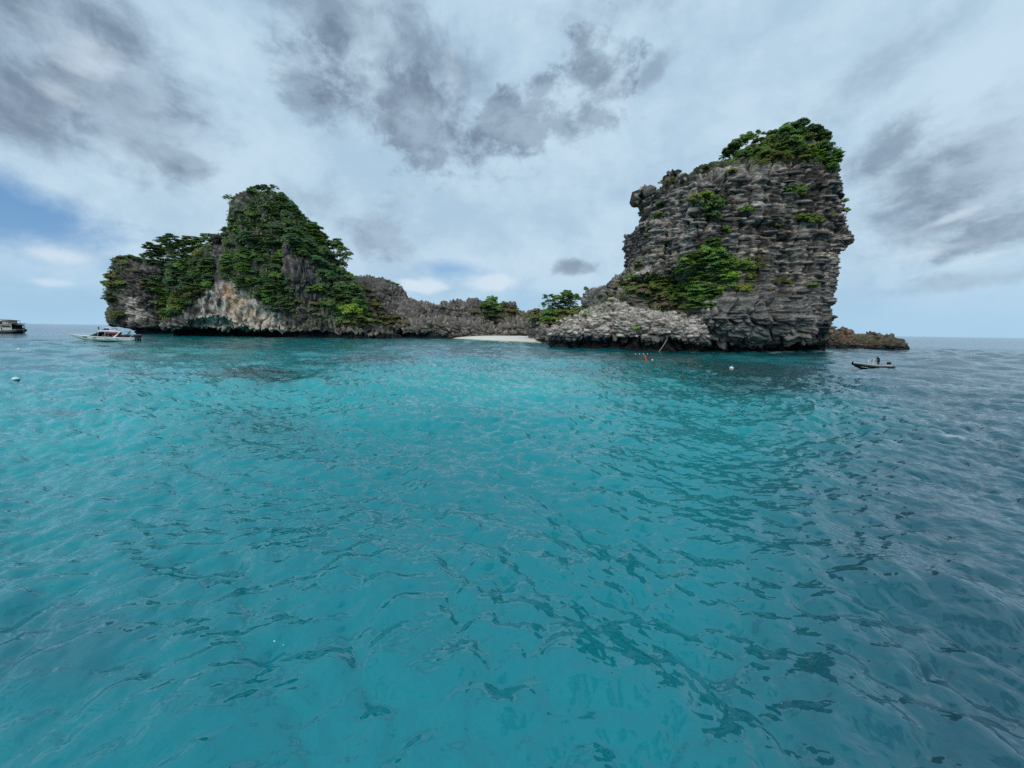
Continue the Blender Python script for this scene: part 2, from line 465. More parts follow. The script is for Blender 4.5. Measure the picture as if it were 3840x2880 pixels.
colr = t.mix(foamf, att.outputs['Color'], (0.75, 0.8, 0.82))
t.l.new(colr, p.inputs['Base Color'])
t.put(p.inputs['Roughness'], t.math('ADD', t.lin(dist, 5, 200, 0.04, 0.10), t.math('MULTIPLY', foamf, 0.5)))
p.inputs['IOR'].default_value = 1.85
p.inputs['Specular Tint'].default_value = (0.45, 0.92, 1.0, 1)
me.materials.append(mt)
# ------------------------------------------------------------------ rock bodies
def crop(ox, oy, s):
    return lambda pts: [(ox + x / s, oy + y / s) for x, y in pts]
cL = crop(340, 640, 2.0109); cM = crop(1240, 960, 2.0109); cT = crop(2240, 420, 1.7283)
cS = crop(2060, 1060, 3.456); cB = crop(3100, 1200, 5.53)

def poly_sdf(px, pz, poly):
    """signed distance to a polygon, positive inside"""
    d2 = np.full(px.shape, 1e18); ins = np.zeros(px.shape, bool)
    n = len(poly)
    for i in range(n):
        ax, az_ = poly[i]; bx_, bz = poly[(i + 1) % n]
        ex, ez = bx_ - ax, bz - az_
        t = np.clip(((px - ax) * ex + (pz - az_) * ez) / (ex * ex + ez * ez + 1e-12), 0, 1)
        d2 = np.minimum(d2, (px - ax - t * ex) ** 2 + (pz - az_ - t * ez) ** 2)
        c = (az_ > pz) != (bz > pz)
        xi = ax + (pz - az_) / (bz - az_ if bz != az_ else 1e-12) * ex
        ins ^= c & (px < xi)
    return np.where(ins, 1, -1) * np.sqrt(d2)

def blk(f1, f2, idv, w_, amp, gap):
    """rounded block: stands out by its own amount, falls to a joint at its edge"""
    e = sstep(f2 - f1, 0.0, w_)
    return e * (idv * amp + 0.12 * amp * (1 - f1)) - (1 - e) * gap

class Body:
    """an inflated mass: outline seen in the photograph, standing at its own distance, with its own thickness"""
    def __init__(s, pts, D0, Tf, Tb, Rf, Rb=None, extra=None, kk=0.6):
        # the outline is met by the near or the far flank of the mass, not by its middle: find at what distance
        P_ = [at(x, y, D0) for x, y in pts]
        n = len(P_); area = sum(P_[i].x * P_[(i + 1) % n].z - P_[(i + 1) % n].x * P_[i].z for i in range(n))
        dd = np.linspace(0, min(Rf, 8), 30)
        gf = np.sqrt(np.clip(1 - (1 - np.clip(dd / Rf, 0, 1)) ** 2, 0, 1)); gb = np.sqrt(np.clip(1 - (1 - np.clip(dd / (Rb or Rf), 0, 1)) ** 2, 0, 1))
        s.poly = []
        for i in range(n):
            e = P_[(i + 2) % n] - P_[i - 2]; nx_, nz_ = (e.z, -e.x) if area > 0 else (-e.z, e.x)
            l_ = math.hypot(nx_, nz_) + 1e-9; nx_ /= l_; nz_ /= l_
            M_ = P_[i].x * nx_ + (P_[i].z - EYE) * nz_
            v = max(((M_ - dd) / (D0 - Tf * gf)).max(), ((M_ - dd) / (D0 + Tb * gb)).max())
            k_ = 1.0 if abs(M_) < 6 or P_[i].z < 1 else min(1.1, max(0.9, M_ / (v * D0)))
            k = 1 + (k_ - 1) * kk
            s.poly.append((P_[i].x * k, EYE + (P_[i].z - EYE) * k))
        s.D0, s.Tf, s.Tb, s.Rf, s.Rb, s.extra = D0, Tf, Tb, Rf, Rb or Rf, extra
    def field(s, gx, gy, gz):
        X, Z = np.meshgrid(gx, gz, indexing='ij')
        d = poly_sdf(X, Z, s.poly)
        def g(R_):
            t = np.clip(d / R_, 0, 1)
            return np.where(d > 0, np.sqrt(np.clip(1 - (1 - t) ** 2, 0, 1)), d * 0.25)
        ex = s.extra(X, Z) if s.extra else 0.0
        sh = ex[1] if isinstance(ex, tuple) else 0.0
        ex = ex[0] if isinstance(ex, tuple) else ex
        yf = s.D0 + sh - s.Tf * g(s.Rf) + ex
        yb = s.D0 + sh + s.Tb * g(s.Rb) + np.maximum(ex, 0.0)
        Y = gy[None, :, None]
        return np.maximum((yf[:, None, :] - Y), (Y - yb[:, None, :])).astype(np.float32)

def surface_nets(F, org, h):
    nx, ny, nz = F.shape
    s = F < 0
    corners = [(i, j, k) for i in (0, 1) for j in (0, 1) for k in (0, 1)]
    sl = lambda A, c: A[c[0]:nx - 1 + c[0], c[1]:ny - 1 + c[1], c[2]:nz - 1 + c[2]]
    cnt = sum(sl(s, c).astype(np.int8) for c in corners)
    act = (cnt > 0) & (cnt < 8)
    I = np.argwhere(act)
    vid = np.full(act.shape, -1, np.int64); vid[act] = np.arange(len(I))
    acc = np.zeros((len(I), 3), np.float32); num = np.zeros(len(I), np.float32)
    for a in corners:
        for ax in range(3):
            if a[ax] == 1: continue
            b = list(a); b[ax] = 1; b = tuple(b)
            fa = F[I[:, 0] + a[0], I[:, 1] + a[1], I[:, 2] + a[2]]
            fb = F[I[:, 0] + b[0], I[:, 1] + b[1], I[:, 2] + b[2]]
            cr = (fa < 0) != (fb < 0)
            t = np.where(cr, fa / np.where(cr, fa - fb, 1), 0)
            p_ = np.tile(np.array(a, np.float32), (len(I), 1)); p_[:, ax] += t
            acc += p_ * cr[:, None]; num += cr
    V = (I + acc / num[:, None]) * h + np.array(org, np.float32)
    quads = []
    for ax in range(3):
        u, v = [(1, 2), (2, 0), (0, 1)][ax]
        A = s; B = np.roll(s, -1, axis=ax)
        ch = A != B
        sel = [slice(1, -1)] * 3; sel[ax] = slice(0, -1)
        m_ = np.zeros_like(ch); m_[tuple(sel)] = ch[tuple(sel)]
        E = np.argwhere(m_)
        q = []
        for du, dv in ((-1, -1), (0, -1), (0, 0), (-1, 0)):
            c = E.copy(); c[:, u] += du; c[:, v] += dv
            q.append(vid[c[:, 0], c[:, 1], c[:, 2]])
        q = np.stack(q, 1)
        inside_first = A[E[:, 0], E[:, 1], E[:, 2]]
        q[~inside_first] = q[~inside_first][:, ::-1]
        quads.append(q)
    Q = np.concatenate(quads); Q = Q[(Q >= 0).all(1)]
    return V, Q

def make_rock(name, bodies, box, h, disp, paint, cuts=None, smooth_it=3, mats=()):
    (x0, x1), (y0, y1), (z0, z1) = box
    gx = np.arange(x0, x1, h); gy = np.arange(y0, y1, h); gz = np.arange(z0, z1, h)
    F = np.full((len(gx), len(gy), len(gz)), 9.0, np.float32)
    for b in bodies:
        f = b.field(gx, gy, gz)
        np.minimum(F, f, out=F)
    if cuts: F = cuts(F, gx, gy, gz)
    F = np.maximum(F, (z0 + 1.2 * h) - gz[None, None, :])
    F[0] = F[-1] = 9; F[:, 0] = 9; F[:, -1] = 9; F[:, :, 0] = 9; F[:, :, -1] = 9
    V, Q = surface_nets(np.clip(F, -4, 4), (x0, y0, z0), h)
    me = mesh_np('tmp', V, Q)
    o = bpy.data.objects.new('tmp', me); COL.objects.link(o)
    sm = o.modifiers.new('s', 'SMOOTH'); sm.factor = 0.5; sm.iterations = smooth_it
    ss = o.modifiers.new('u', 'SUBSURF'); ss.levels = 1; ss.render_levels = 1
    dg = bpy.context.evaluated_depsgraph_get()
    ev = o.evaluated_get(dg).to_mesh()
    n = len(ev.vertices)
    V = np.empty(n * 3, np.float32); ev.vertices.foreach_get('co', V); V = V.reshape(-1, 3)
    N = np.empty(n * 3, np.float32); ev.vertices.foreach_get('normal', N); N = N.reshape(-1, 3)
    f = np.empty(len(ev.loops), np.int32); ev.loops.foreach_get('vertex_index', f); f = f.reshape(-1, 4)
    o.evaluated_get(dg).to_mesh_clear(); bpy.data.objects.remove(o); bpy.data.meshes.remove(me)
    V2, aux = disp(V, N)
    colr = paint(V, N, aux)
    me = mesh_np(name, V2, f, True, np.clip(colr, 0, 1))
    ob = link(name, me, None, mats)
    return ob, V2, N, f

def rock_material(name, bscale=1.0, bdist=0.10):
    mt, t, p = mat(name)
    att = t.new('ShaderNodeAttribute', attribute_name='Col', attribute_type='GEOMETRY')
    g = t.new('ShaderNodeNewGeometry'); P_ = g.outputs['Position']
    a = t.noise(P_, 2.6 * bscale, 8, 0.68)
    b = t.noise(t.vmath('MULTIPLY', P_, (1, 1, 2.6)), 1.1 * bscale, 7, 0.66, 0.6)
    k = t.math('ADD', t.math('MULTIPLY', a, 0.5), t.math('MULTIPLY', b, 0.5))
    f = t.lin(k, 0.36, 0.64, 0.35, 1.65)
    n = t.new('ShaderNodeVectorMath', operation='SCALE'); t.put(n.inputs[0], att.outputs['Color']); t.put(n.inputs['Scale'], f)
    t.l.new(n.outputs[0], p.inputs['Base Color'])
    p.inputs['Roughness'].default_value = 0.92
    p.inputs['Specular IOR Level'].default_value = 0.25
    bu = t.new('ShaderNodeBump'); bu.inputs['Distance'].default_value = bdist; bu.inputs['Strength'].default_value = 0.9
    t.put(bu.inputs['Height'], k); t.l.new(bu.outputs[0], p.inputs['Normal'])
    return mt
M_ROCK = rock_material('karst_limestone', 1.0, 0.22)

GREY = np.array([0.172, 0.160, 0.147]); DARK = np.array([0.048, 0.042, 0.038]); PALE = np.array([0.60, 0.54, 0.47])
ORANGE = np.array([0.58, 0.30, 0.13]); CREAM = np.array([0.56, 0.47, 0.36]); WETB = np.array([0.014, 0.014, 0.015])
BROWN = np.array([0.11, 0.085, 0.055]); OLIVE = np.array([0.10, 0.095, 0.045]); MOSS = np.array([0.035, 0.055, 0.018])
def lerp(c, b, t):
    t = np.clip(t, 0, 1)[:, None]; return c * (1 - t) + b * t
def inpoly(V, pts):
    """soft membership: does the point's place on the rock fall in this patch (metres of margin)"""
    P2 = project(V)
    d = poly_sdf(P2[:, 0], P2[:, 1], pts)
    return d
def strata(z, seed=0):
    """1-D bedding profile"""
    return fbm(np.stack([z * 0 + seed, z * 0, z], 1), 4, seed, 0.6)

# ---- island on the left: peak, western lobe, pale sea cliff
L_main = Body(cL([(560, 1290), (560, 1150), (575, 900), (560, 760), (600, 690), (700, 640), (800, 600), (890, 520), (925, 452), (1000, 448), (1030, 380), (1060, 290),
                  (1098, 195), (1150, 165), (1230, 150), (1330, 145), (1410, 160), (1490, 200), (1530, 250), (1590, 330), (1650, 400), (1710, 450), (1770, 530), (1850, 640),
                  (1910, 740), (1985, 810), (2020, 880), (2080, 1000), (2170, 1150), (2300, 1210), (2500, 1290), (2500, 1400), (560, 1400)]), 174, 21, 24, 24, 18, None, 1.15)
L_lobe = Body(cL([(112, 1145), (104, 1060), (118, 1000), (112, 940), (94, 875), (112, 800), (150, 760), (146, 700), (200, 648), (280, 634), (365, 660), (430, 690), (500, 680), (600, 690),
                  (700, 760), (760, 1000), (760, 1400), (350, 1400), (345, 1225), (280, 1212), (200, 1190), (140, 1170)]), 190, 12, 16, 9, 9, None, 1.15)
L_front = Body(cL([(575, 1160), (630, 1030), (760, 930), (900, 880), (960, 830), (1100, 840), (1180, 940), (1230, 1010), (1330, 1050), (1440, 1090), (1480, 1150), (1600, 1160), (1750, 1130), (1830, 1190),
                   (2000, 1190), (2200, 1200), (2300, 1220), (2300, 1400), (575, 1400)]), 160, 9, 16, 6, 8)
L_pillar = Body(cL([(905, 850), (902, 600), (905, 470), (940, 446), (995, 452), (1000, 520), (975, 650), (965, 850), (960, 930), (910, 930)]), 161, 4, 8, 3)
L_rib1 = Body(cL([(1450, 560), (1480, 490), (1540, 500), (1560, 620), (1610, 650), (1660, 660), (1700, 760), (1720, 870), (1640, 900), (1600, 1010), (1520, 900), (1460, 780)]), 157, 4, 10, 4)
L_gap = None
def cuts_left(F, gx, gy, gz):
    X = gx[:, None, None]; Y = gy[None, :, None]; Z = gz[None, None, :]
    def ball(px, py, Yc, rx, ry, rz):
        c = at(px, py, Yc)
        q = np.sqrt(((X - c.x) / rx) ** 2 + ((Y - Yc) / ry) ** 2 + ((Z - c.z) / rz) ** 2)
        return (q - 1) * min(rx, ry, rz)
    def cutb(F, b): return np.maximum(F, -b)
    F = cutb(F, ball(788, 1222, 151, 9.5, 5, 2.6))       # wide low cave
    F = cutb(F, ball(996, 1204, 150, 3.0, 4.5, 2.2))     # small cave
    F = cutb(F, ball(640, 1120, 166, 3.0, 9, 26))        # gully between lobe and cliff
    F = cutb(F, ball(700, 980, 160, 7.0, 6, 14))
    # wave-cut notch all along the waterline
    notch = 4.6 * np.exp(-((gz - 0.6) / 1.9) ** 4)
    F = F + notch[None, None, :]
    return F
def disp_left(V, N):
    P_ = V
    m = fbm(P_ / 14, 4, 31) * 2.4 + fbm(P_ / 5.0, 3, 32) * 0.9
    V1 = V + N * m[:, None]
    warp = np.stack([fbm(V / 8, 2, 40), fbm(V / 8, 2, 41), fbm(V / 8, 2, 42)], 1)
    Q = V + warp * 1.6
    # vertical fluting higher up, tilted beds on the lobe and the foot
    a1, a2, id1 = worley(Q * np.array([1 / 1.8, 1 / 1.8, 1 / 11]), 51)
    sc_ = Q.copy(); sc_[:, 2] += 0.35 * V1[:, 0]
    b1, b2, id2 = worley(sc_ * np.array([1 / 4.2, 1 / 4.2, 1 / 1.3]), 52)
    left = sstep(-V1[:, 0], 122, 138)
    c1, c2, id3 = worley(Q * np.array([1 / 1.1, 1 / 1.1, 1 / 1.9]), 53)
    g_ = worley(Q * np.array([1 / 7.0, 1 / 7.0, 1 / 16]), 54)
    big_ = sstep(g_[1] - g_[0], 0, .14) * g_[2] * 1.8 - 1.0
    d = (blk(a1, a2, id1, 0.34, 0.95, 0.8) + big_) * (1 - left) + blk(b1, b2, id2, 0.30, 0.9, 0.6) * left + blk(c1, c2, id3, 0.35, 0.26, 0.18) * sstep(fbm(V / 7, 2, 55), -.3, .3) - 0.6
    bp = np.array([at(1730 / 2.0109 + 340, 0 + 640, 150).x])
    above = sstep(V1[:, 2], -1.0, 1.8)
    d = d * (0.25 + 0.75 * above)
    return V1 + N * d[:, None], (id1, id2, id3, left, a2 - a1, b2 - b1)
def paint_left(V, N, aux):
    id1, id2, id3, left, ga, gb = aux
    n1 = fbm(V / 9, 4, 61); n2 = fbm(V / 2.2, 4, 62); n3 = fbm(V * np.array([1 / 1.5, 1 / 1.5, 1 / 12]), 4, 63)
    c = np.tile(GREY * 0.72, (len(V), 1))
    c = lerp(c, DARK, sstep(n3 + n1 * 0.8, -0.25, 0.4) * 0.85)
    c = lerp(c, PALE, sstep(id3 + n2 * 0.5 + n1 * .3, 0.75, 1.1) * 0.35)
    pale = inpoly(V, cL([(770, 930), (900, 860), (945, 820), (1110, 820), (1200, 930), (1330, 1060), (1440, 1090), (1480, 1200), (1480, 1225), (860, 1225), (790, 1150)]))
    pm = sstep(pale + n2 * 14, -8, 18)
    c = lerp(c, PALE * 1.0, pm * sstep(id3 + n2 * .7 + n3 * .6, 0.0, 0.5) * 0.9)
    cr = inpoly(V, cL([(985, 870), (1090, 850), (1190, 960), (1230, 1040), (1390, 1130), (1400, 1210), (1000, 1210), (1010, 1060)]))
    c = lerp(c, CREAM, sstep(cr + n2 * 14, -6, 16) * sstep(n2 + n3 * .8 + id3 * .5, -0.1, 0.45) * 0.85)
    og = inpoly(V, cL([(1000, 860), (1060, 900), (1090, 960), (1150, 1060), (1130, 1150), (1080, 1120), (1050, 1040), (1030, 950), (985, 900)]))
    c = lerp(c, ORANGE, sstep(og + n2 * 18, -10, 12) * sstep(n2 - n1, -0.3, 0.3) * 0.8)
    lb = inpoly(V, cL([(240, 960), (350, 930), (370, 1010), (470, 1100), (300, 1150), (230, 1110)]))
    c = lerp(c, PALE, sstep(lb + n2 * 14, -6, 14) * sstep(id2 + n2 * .5, 0.2, 0.7) * 0.9)
    foot = inpoly(V, cL([(560, 1090), (780, 1060), (800, 1210), (560, 1210)]))
    c = lerp(c, PALE * 0.7, sstep(foot + n2 * 14, -6, 14) * sstep(id3 + n2 * .5, 0.3, 0.9) * 0.7)
    pl = inpoly(V, cL([(900, 640), (975, 640), (965, 760), (900, 760)]))
    c = lerp(c, PALE * .8, sstep(pl + n2 * 10, -6, 10) * sstep(id3, .3, .7) * .6)
    rt = inpoly(V, cL([(1480, 1130), (1780, 1100), (2500, 1180), (2500, 1260), (1480, 1230)]))
    c = lerp(c, CREAM * .6, sstep(rt + n2 * 14, -6, 14) * sstep(id1 + n2 * .5, 0.4, 0.9) * 0.6)
    up = sstep(N[:, 2], 0.45, 0.85)
    c = lerp(c, MOSS, up * sstep(n1 + n2 * .4, -0.2, 0.2) * 0.8)
    z = V[:, 2] + n2 * 0.5
    c = lerp(c, WETB, 1 - sstep(z, 1.7, 2.9))
    return c
x_a, x_b = at(375, 1000, 192).x - 3, at(1590, 1200, 176).x + 4
left_island, LV, LN, LF = make_rock('rocky_island', [L_main, L_lobe, L_front, L_pillar, L_rib1], ((x_a, x_b), (146, 212), (-3, 74)), 0.62, disp_left, paint_left, cuts_left, 2, [M_ROCK])
tag(left_island, 'steep limestone island with a wooded peak, pale and orange sea cliff, on the left', None, None, 'structure')

# ---- low rocky neck between the two islands
m_hill = Body(cM([(20, 190), (120, 150), (215, 152), (300, 168), (360, 172), (420, 190), (480, 210), (520, 235), (555, 275), (580, 318), (640, 342), (700, 350), (760, 368), (800, 385), (835, 412), (900, 445),
                  (1100, 500), (1400, 560), (1500, 640), (1500, 720), (0, 720)]), 213, 27, 18, 18, 12)
m_block = Body(cM([(820, 560), (845, 430), (822, 388), (828, 360), (860, 342), (900, 350), (925, 330), (965, 325), (1000, 350), (1045, 332), (1100, 330), (1130, 350), (1240, 380), (1320, 360), (1345, 345), (1398, 345),
                   (1410, 380), (1430, 420), (1500, 415), (1600, 425), (1740, 460), (1740, 720), (820, 720)]), 196, 9, 10, 7)
m_wall = Body(cM([(560, 500), (700, 470), (850, 450), (960, 470), (1100, 470), (1180, 500), (1260, 520), (1330, 455), (1400, 450), (1460, 470), (1520, 460), (1580, 510), (1700, 530), (1740, 560), (1740, 720), (560, 720)]), 186, 9, 12, 5)
m_right = Body(cM([(1480, 470), (1530, 420), (1600, 420), (1760, 400), (1900, 420), (1900, 720), (1500, 720)]), 150, 13, 14, 9)
m_rend = Body(cM([(1570, 560), (1600, 530), (1700, 540), (1760, 520), (1800, 560), (1800, 720), (1590, 720), (1550, 620)]), 134, 6, 10, 3.5)
def cuts_mid(F, gx, gy, gz):
    xr = sstep(gx, -48, -25)[:, None, None]
    notch = (3.2 * np.exp(-((gz - 0.5) / 1.6) ** 4))[None, None, :] * (1 - xr * 0.8)
    return F + notch
def disp_mid(V, N):
    m = fbm(V / 9, 4, 71) * 1.5
    V1 = V + N * m[:, None]
    warp = np.stack([fbm(V / 6, 2, 80), fbm(V / 6, 2, 81), fbm(V / 6, 2, 82)], 1)
    Q = V + warp * 1.0
    Q2 = Q.copy(); Q2[:, 0] += 0.5 * Q[:, 2]
    a1, a2, id1 = worley(Q2 * np.array([1 / 1.1, 1 / 1.3, 1 / 3.0]), 91)
    b1, b2, id2 = worley(Q2 * np.array([1 / 4.6, 1 / 4.6, 1 / 2.6]), 92)
    front = sstep(190 - V1[:, 1], 0, 8)
    lay = fbm(np.stack([V1[:, 0] / 9, V1[:, 1] / 9, V1[:, 2] / 0.8], 1), 2, 93)
    d = blk(a1, a2, id1, 0.36, 0.6, 0.5) + blk(b1, b2, id2, 0.20, 1.1, 1.0) + lay * 0.25 * front - 0.4
    spike = sstep(N[:, 2], 0.2, 0.9) * np.maximum(0, perlin(Q / np.array([1.3, 1.5, 4]), 95)) * 0.9
    up = np.array([0, 0, 1.0])
    d *= 0.2 + 0.8 * sstep(V1[:, 2], -0.6, 1.5)
    return V1 + N * d[:, None] + up * (spike * sstep(V1[:, 2], 5, 9))[:, None], (id1, id2, front)
def paint_mid(V, N, aux):
    id1, id2, front = aux
    n1 = fbm(V / 8, 4, 101); n2 = fbm(V / 1.8, 4, 102)
    c = np.tile(GREY * np.array([0.86, 0.84, 0.82]), (len(V), 1))
    c = lerp(c, DARK * 1.4, sstep(n1 + n2 * .4, -0.1, 0.45) * 0.6)
    c = lerp(c, PALE * 0.8, sstep(id1 + n2 * 0.6, 0.6, 1.05) * 0.5)
    c = lerp(c, CREAM * .65, front * sstep(n2 + n1, 0, .5) * .4)
    z = V[:, 2] + n2 * 0.6
    lo = 2.2 - 1.3 * sstep(V[:, 0], -48, -25)
    c = lerp(c, WETB * 1.5, 1 - sstep(z, lo - 0.5, lo + 0.5))
    return c
x_a, x_b = at(1245, 1000, 215).x - 2, at(2190, 1100, 150).x + 2
neck, MV, MN, MF = make_rock('rocky_neck', [m_hill, m_block, m_wall, m_right, m_rend], ((x_a, x_b), (126, 234), (-2.5, 34)), 0.60, disp_mid, paint_mid, cuts_mid, 1, [M_ROCK])
tag(neck, 'low jagged grey limestone neck joining the two islands behind the beach', None, None, 'structure')

# ---- the tower on the right
tower = Body(cT([(x_ + 26 * max(0, min(1, (620 - x_) / 60)) * (y_ < 1100), y_) for x_, y_ in [(-60, 1230), (20, 1140), (90, 1095), (130, 1050), (160, 1020), (206, 985), (214, 900), (212, 830), (224, 750), (250, 712), (312, 694), (316, 600), (306, 540), (316, 505), (308, 478), (318, 435), (350, 424), (385, 430), (392, 455), (430, 452),
                 (470, 436), (452, 400), (440, 366), (470, 335), (505, 318), (540, 335), (548, 374), (556, 402), (575, 410), (600, 402), (640, 378), (700, 360), (780, 352), (860, 322), (960, 300), (1010, 225), (1060, 175), (1140, 135), (1240, 112), (1340, 105), (1420, 110), (1490, 150),
                 (1540, 225), (1592, 308), (1614, 318), (1610, 400), (1618, 470), (1592, 540), (1604, 640), (1650, 715), (1715, 782), (1690, 850), (1640, 900), (1628, 945), (1588, 990), (1578, 1080), (1590, 1200), (1584, 1300), (1594, 1370),
                 (1550, 1400), (1530, 1480), (1520, 1640), (-60, 1640)]]), 99, 13.5, 16, 7, 9,
             )
def tw_extra(X, Z):
    e = np.zeros_like(X)
    xl = at(2240 + 600 / 1.7283, 900, 88).x; xr_ = at(2240 + 1430 / 1.7283, 900, 88).x
    e = e + 5.5 * (1 - sstep(X, xl - 3.0, xl + 0.6))                       # western part set back behind a crack
    zl = at(2400, 1030, 90).z
    e = e + 9.0 * (1 - sstep(X, xl - 1.5, xl + 3.5)) * (1 - sstep(Z, zl - 2, zl + 1))
    e = e + 4.0 * sstep(X, xr_ - 1.0, xr_ + 5)                           # eastern edge turns away
    zt = at(2800, 640, 88).z
    e = e + 5.0 * sstep(Z, zt - 3, zt + 9)                                 # crown leans back
    zb = at(2800, 1235, 82).z
    e = e - 2.8 * np.exp(-((Z - zb - 3.2) / 4.2) ** 2) * sstep(X, xl, xl + 3) * (1 - sstep(X, xr_ - 6, xr_ + 1))   # bulging brow above the notch
    return e
tower.extra = tw_extra
t_wedge = Body(cT([(240, 1060), (330, 1045), (460, 1040), (520, 985), (600, 900), (700, 850), (760, 870), (820, 980), (880, 1080), (860, 1180), (760, 1240), (680, 1300), (700, 1420), (560, 1640), (-60, 1640), (-60, 1230), (100, 1130)]), 102, 9, 12, 9)
t_ridge = Body(cS([(-200, 640), (-80, 560), (60, 440), (200, 400), (300, 360), (400, 300), (440, 120), (560, 82), (640, 60), (720, 30), (800, -20), (950, -80), (1300, -80), (1500, 200), (1500, 900), (-200, 900)]), 118, 10, 14, 9)
def cuts_tower(F, gx, gy, gz):
    X = gx[:, None, None]; Y = gy[None, :, None]; Z = gz[None, None, :]
    def ball(px, py, Yc, rx, ry, rz):
        c = at(px, py, Yc)
        q = np.sqrt(((X - c.x) / rx) ** 2 + ((Y - Yc) / ry) ** 2 + ((Z - c.z) / rz) ** 2)
        return (q - 1) * min(rx, ry, rz)
    F = np.maximum(F, -ball(2240 + 655 / 1.7283, 420 + 800 / 1.7283, 91.5, 2.6, 3.4, 5.0))       # arched alcove
    F = np.maximum(F, -ball(2240 + 572 / 1.7283, 420 + 800 / 1.7283, 90.5, 0.55, 4, 9))           # vertical cracks
    F = np.maximum(F, -ball(2240 + 463 / 1.7283, 420 + 880 / 1.7283, 91, 0.5, 3, 7))
    F = np.maximum(F, -ball(2240 + 1500 / 1.7283, 420 + 1330 / 1.7283, 86.5, 0.9, 3.5, 5))
    F = np.maximum(F, -ball(2240 + 1520 / 1.7283, 420 + 1440 / 1.7283, 87, 3.6, 6, 2.9))           # dark cave under the east corner
    # double overhang at the foot
    nz_ = 2.6 * np.exp(-((gz - 0.3) / 1.9) ** 4) + 1.7 / (1 + np.exp((gz - 4.3) * 3.0))
    return F + nz_[None, None, :]
def disp_tower(V, N):
    m = fbm(V / 10, 4, 111) * 1.3 + fbm(V / 3.4, 3, 112) * 0.45
    V1 = V + N * m[:, None]
    warp = np.stack([fbm(V / 6, 2, 120), fbm(V / 6, 2, 121), fbm(V / 7, 2, 122) * 0.7], 1)
    Q = V + warp * 0.8
    Q[:, 2] += 0.02 * Q[:, 0] + 0.6 * perlin(V / 12, 5)
    a1, a2, id1 = worley(Q * np.array([1 / 7.0, 1 / 7.0, 1 / 0.62]), 131)      # long thin beds
    b1, b2, id2 = worley(Q * np.array([1 / 2.8, 1 / 2.8, 1 / 0.95]), 132)      # blocks in them
    c1, c2, id3 = worley(Q * np.array([1 / 1.2, 1 / 1.2, 1 / 0.48]), 133)      # small broken bits
    g1, g2, id4 = worley(Q * np.array([1 / 9.0, 1 / 9.0, 1 / 6.5]), 136)       # big faces
    st = fbm(np.stack([Q[:, 0] / 22, Q[:, 1] / 22, Q[:, 2] / 1.25], 1), 2, 134, 0.5)
    vj = worley(Q * np.array([1 / 4.6, 1 / 4.6, 1 / 22]), 135)
    rough = sstep(fbm(V / 8, 2, 137), -0.25, 0.35)
    d = blk(a1, a2, id1, 0.30, 0.50, 0.22) + blk(b1, b2, id2, 0.26, 0.42, 0.20) * (0.35 + 0.65 * rough)
    d += blk(c1, c2, id3, 0.35, 0.26, 0.12) * rough
    d += sstep(g2 - g1, 0, .12) * (id4 - .3) * 1.2 + st * 0.85
    d += sstep(vj[1] - vj[0], 0, .10) * vj[2] * 1.0 - sstep(0.09 - (vj[1] - vj[0]), 0, 0.09) * 1.3 - 0.85
    d *= 0.3 + 0.7 * sstep(V1[:, 2], -0.5, 1.0)
    return V1 + N * d[:, None], (id1, id2, id3, st)
def paint_tower(V, N, aux):
    id1, id2, id3, st = aux
    n1 = fbm(V / 7, 4, 141); n2 = fbm(V / 1.4, 4, 142); n3 = fbm(V * np.array([1 / 1.6, 1 / 1.6, 1 / 11]), 4, 143)
    n4 = fbm(V * np.array([1 / 5, 1 / 5, 1 / 16]), 3, 144)
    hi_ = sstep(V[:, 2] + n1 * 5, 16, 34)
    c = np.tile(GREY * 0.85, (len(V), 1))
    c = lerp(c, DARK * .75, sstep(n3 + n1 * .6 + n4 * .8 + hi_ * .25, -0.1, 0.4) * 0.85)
    c = lerp(c, PALE * 0.9, sstep(id1 + st * .7 + n2 * .3 - n4 * .6, 0.62, 0.95) * 0.60)
    c = lerp(c, PALE, sstep(id3 + n2 * .3, 0.80, 1.0) * 0.6)
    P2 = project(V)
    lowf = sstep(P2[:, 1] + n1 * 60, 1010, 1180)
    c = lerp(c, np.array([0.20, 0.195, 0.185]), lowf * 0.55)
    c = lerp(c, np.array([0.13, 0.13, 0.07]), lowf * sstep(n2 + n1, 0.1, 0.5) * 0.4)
    def band(pts, colr, amt, soft=10, nz=16):
        nonlocal c
        d = inpoly(V, cT(pts)); c = lerp(c, colr, sstep(d + n2 * nz + (id1 - .5) * nz, -soft * .4, soft) * amt)
    band([(840, 862), (1200, 868), (1200, 885), (1000, 892), (840, 888)], CREAM * 1.1, 0.9, 6, 8)
    band([(1400, 905), (1560, 905), (1620, 890), (1560, 945), (1400, 935)], CREAM, 0.85, 6, 10)
    band([(330, 865), (440, 865), (440, 930), (340, 930)], CREAM * .85, 0.75)
    band([(470, 880), (545, 890), (530, 985), (470, 985)], CREAM * .9, 0.75)
    band([(320, 985), (460, 1000), (455, 1035), (325, 1035)], np.array([.42, .30, .22]), 0.7)
    band([(720, 1360), (900, 1365), (900, 1400), (730, 1420)], CREAM * .8, 0.6)
    band([(1300, 810), (1400, 820), (1380, 880), (1300, 880)], CREAM * .55, 0.5)
    band([(1000, 590), (1130, 585), (1130, 612), (850, 620)], PALE * 1.0, 0.6, 6, 9)
    band([(860, 545), (1110, 540), (1110, 560), (860, 565)], PALE * .95, 0.6, 6, 9)
    up = sstep(N[:, 2], 0.5, 0.85)
    c = lerp(c, MOSS * 1.3, up * sstep(n1 + n2 * .4, -0.1, 0.3) * 0.6)
    z = V[:, 2] + n2 * 0.5
    c = lerp(c, WETB * 1.8, (1 - sstep(z, 1.4, 2.8)))
    return c
x_a, x_b = at(2190, 1200, 118).x - 2, at(3225, 900, 99).x + 3
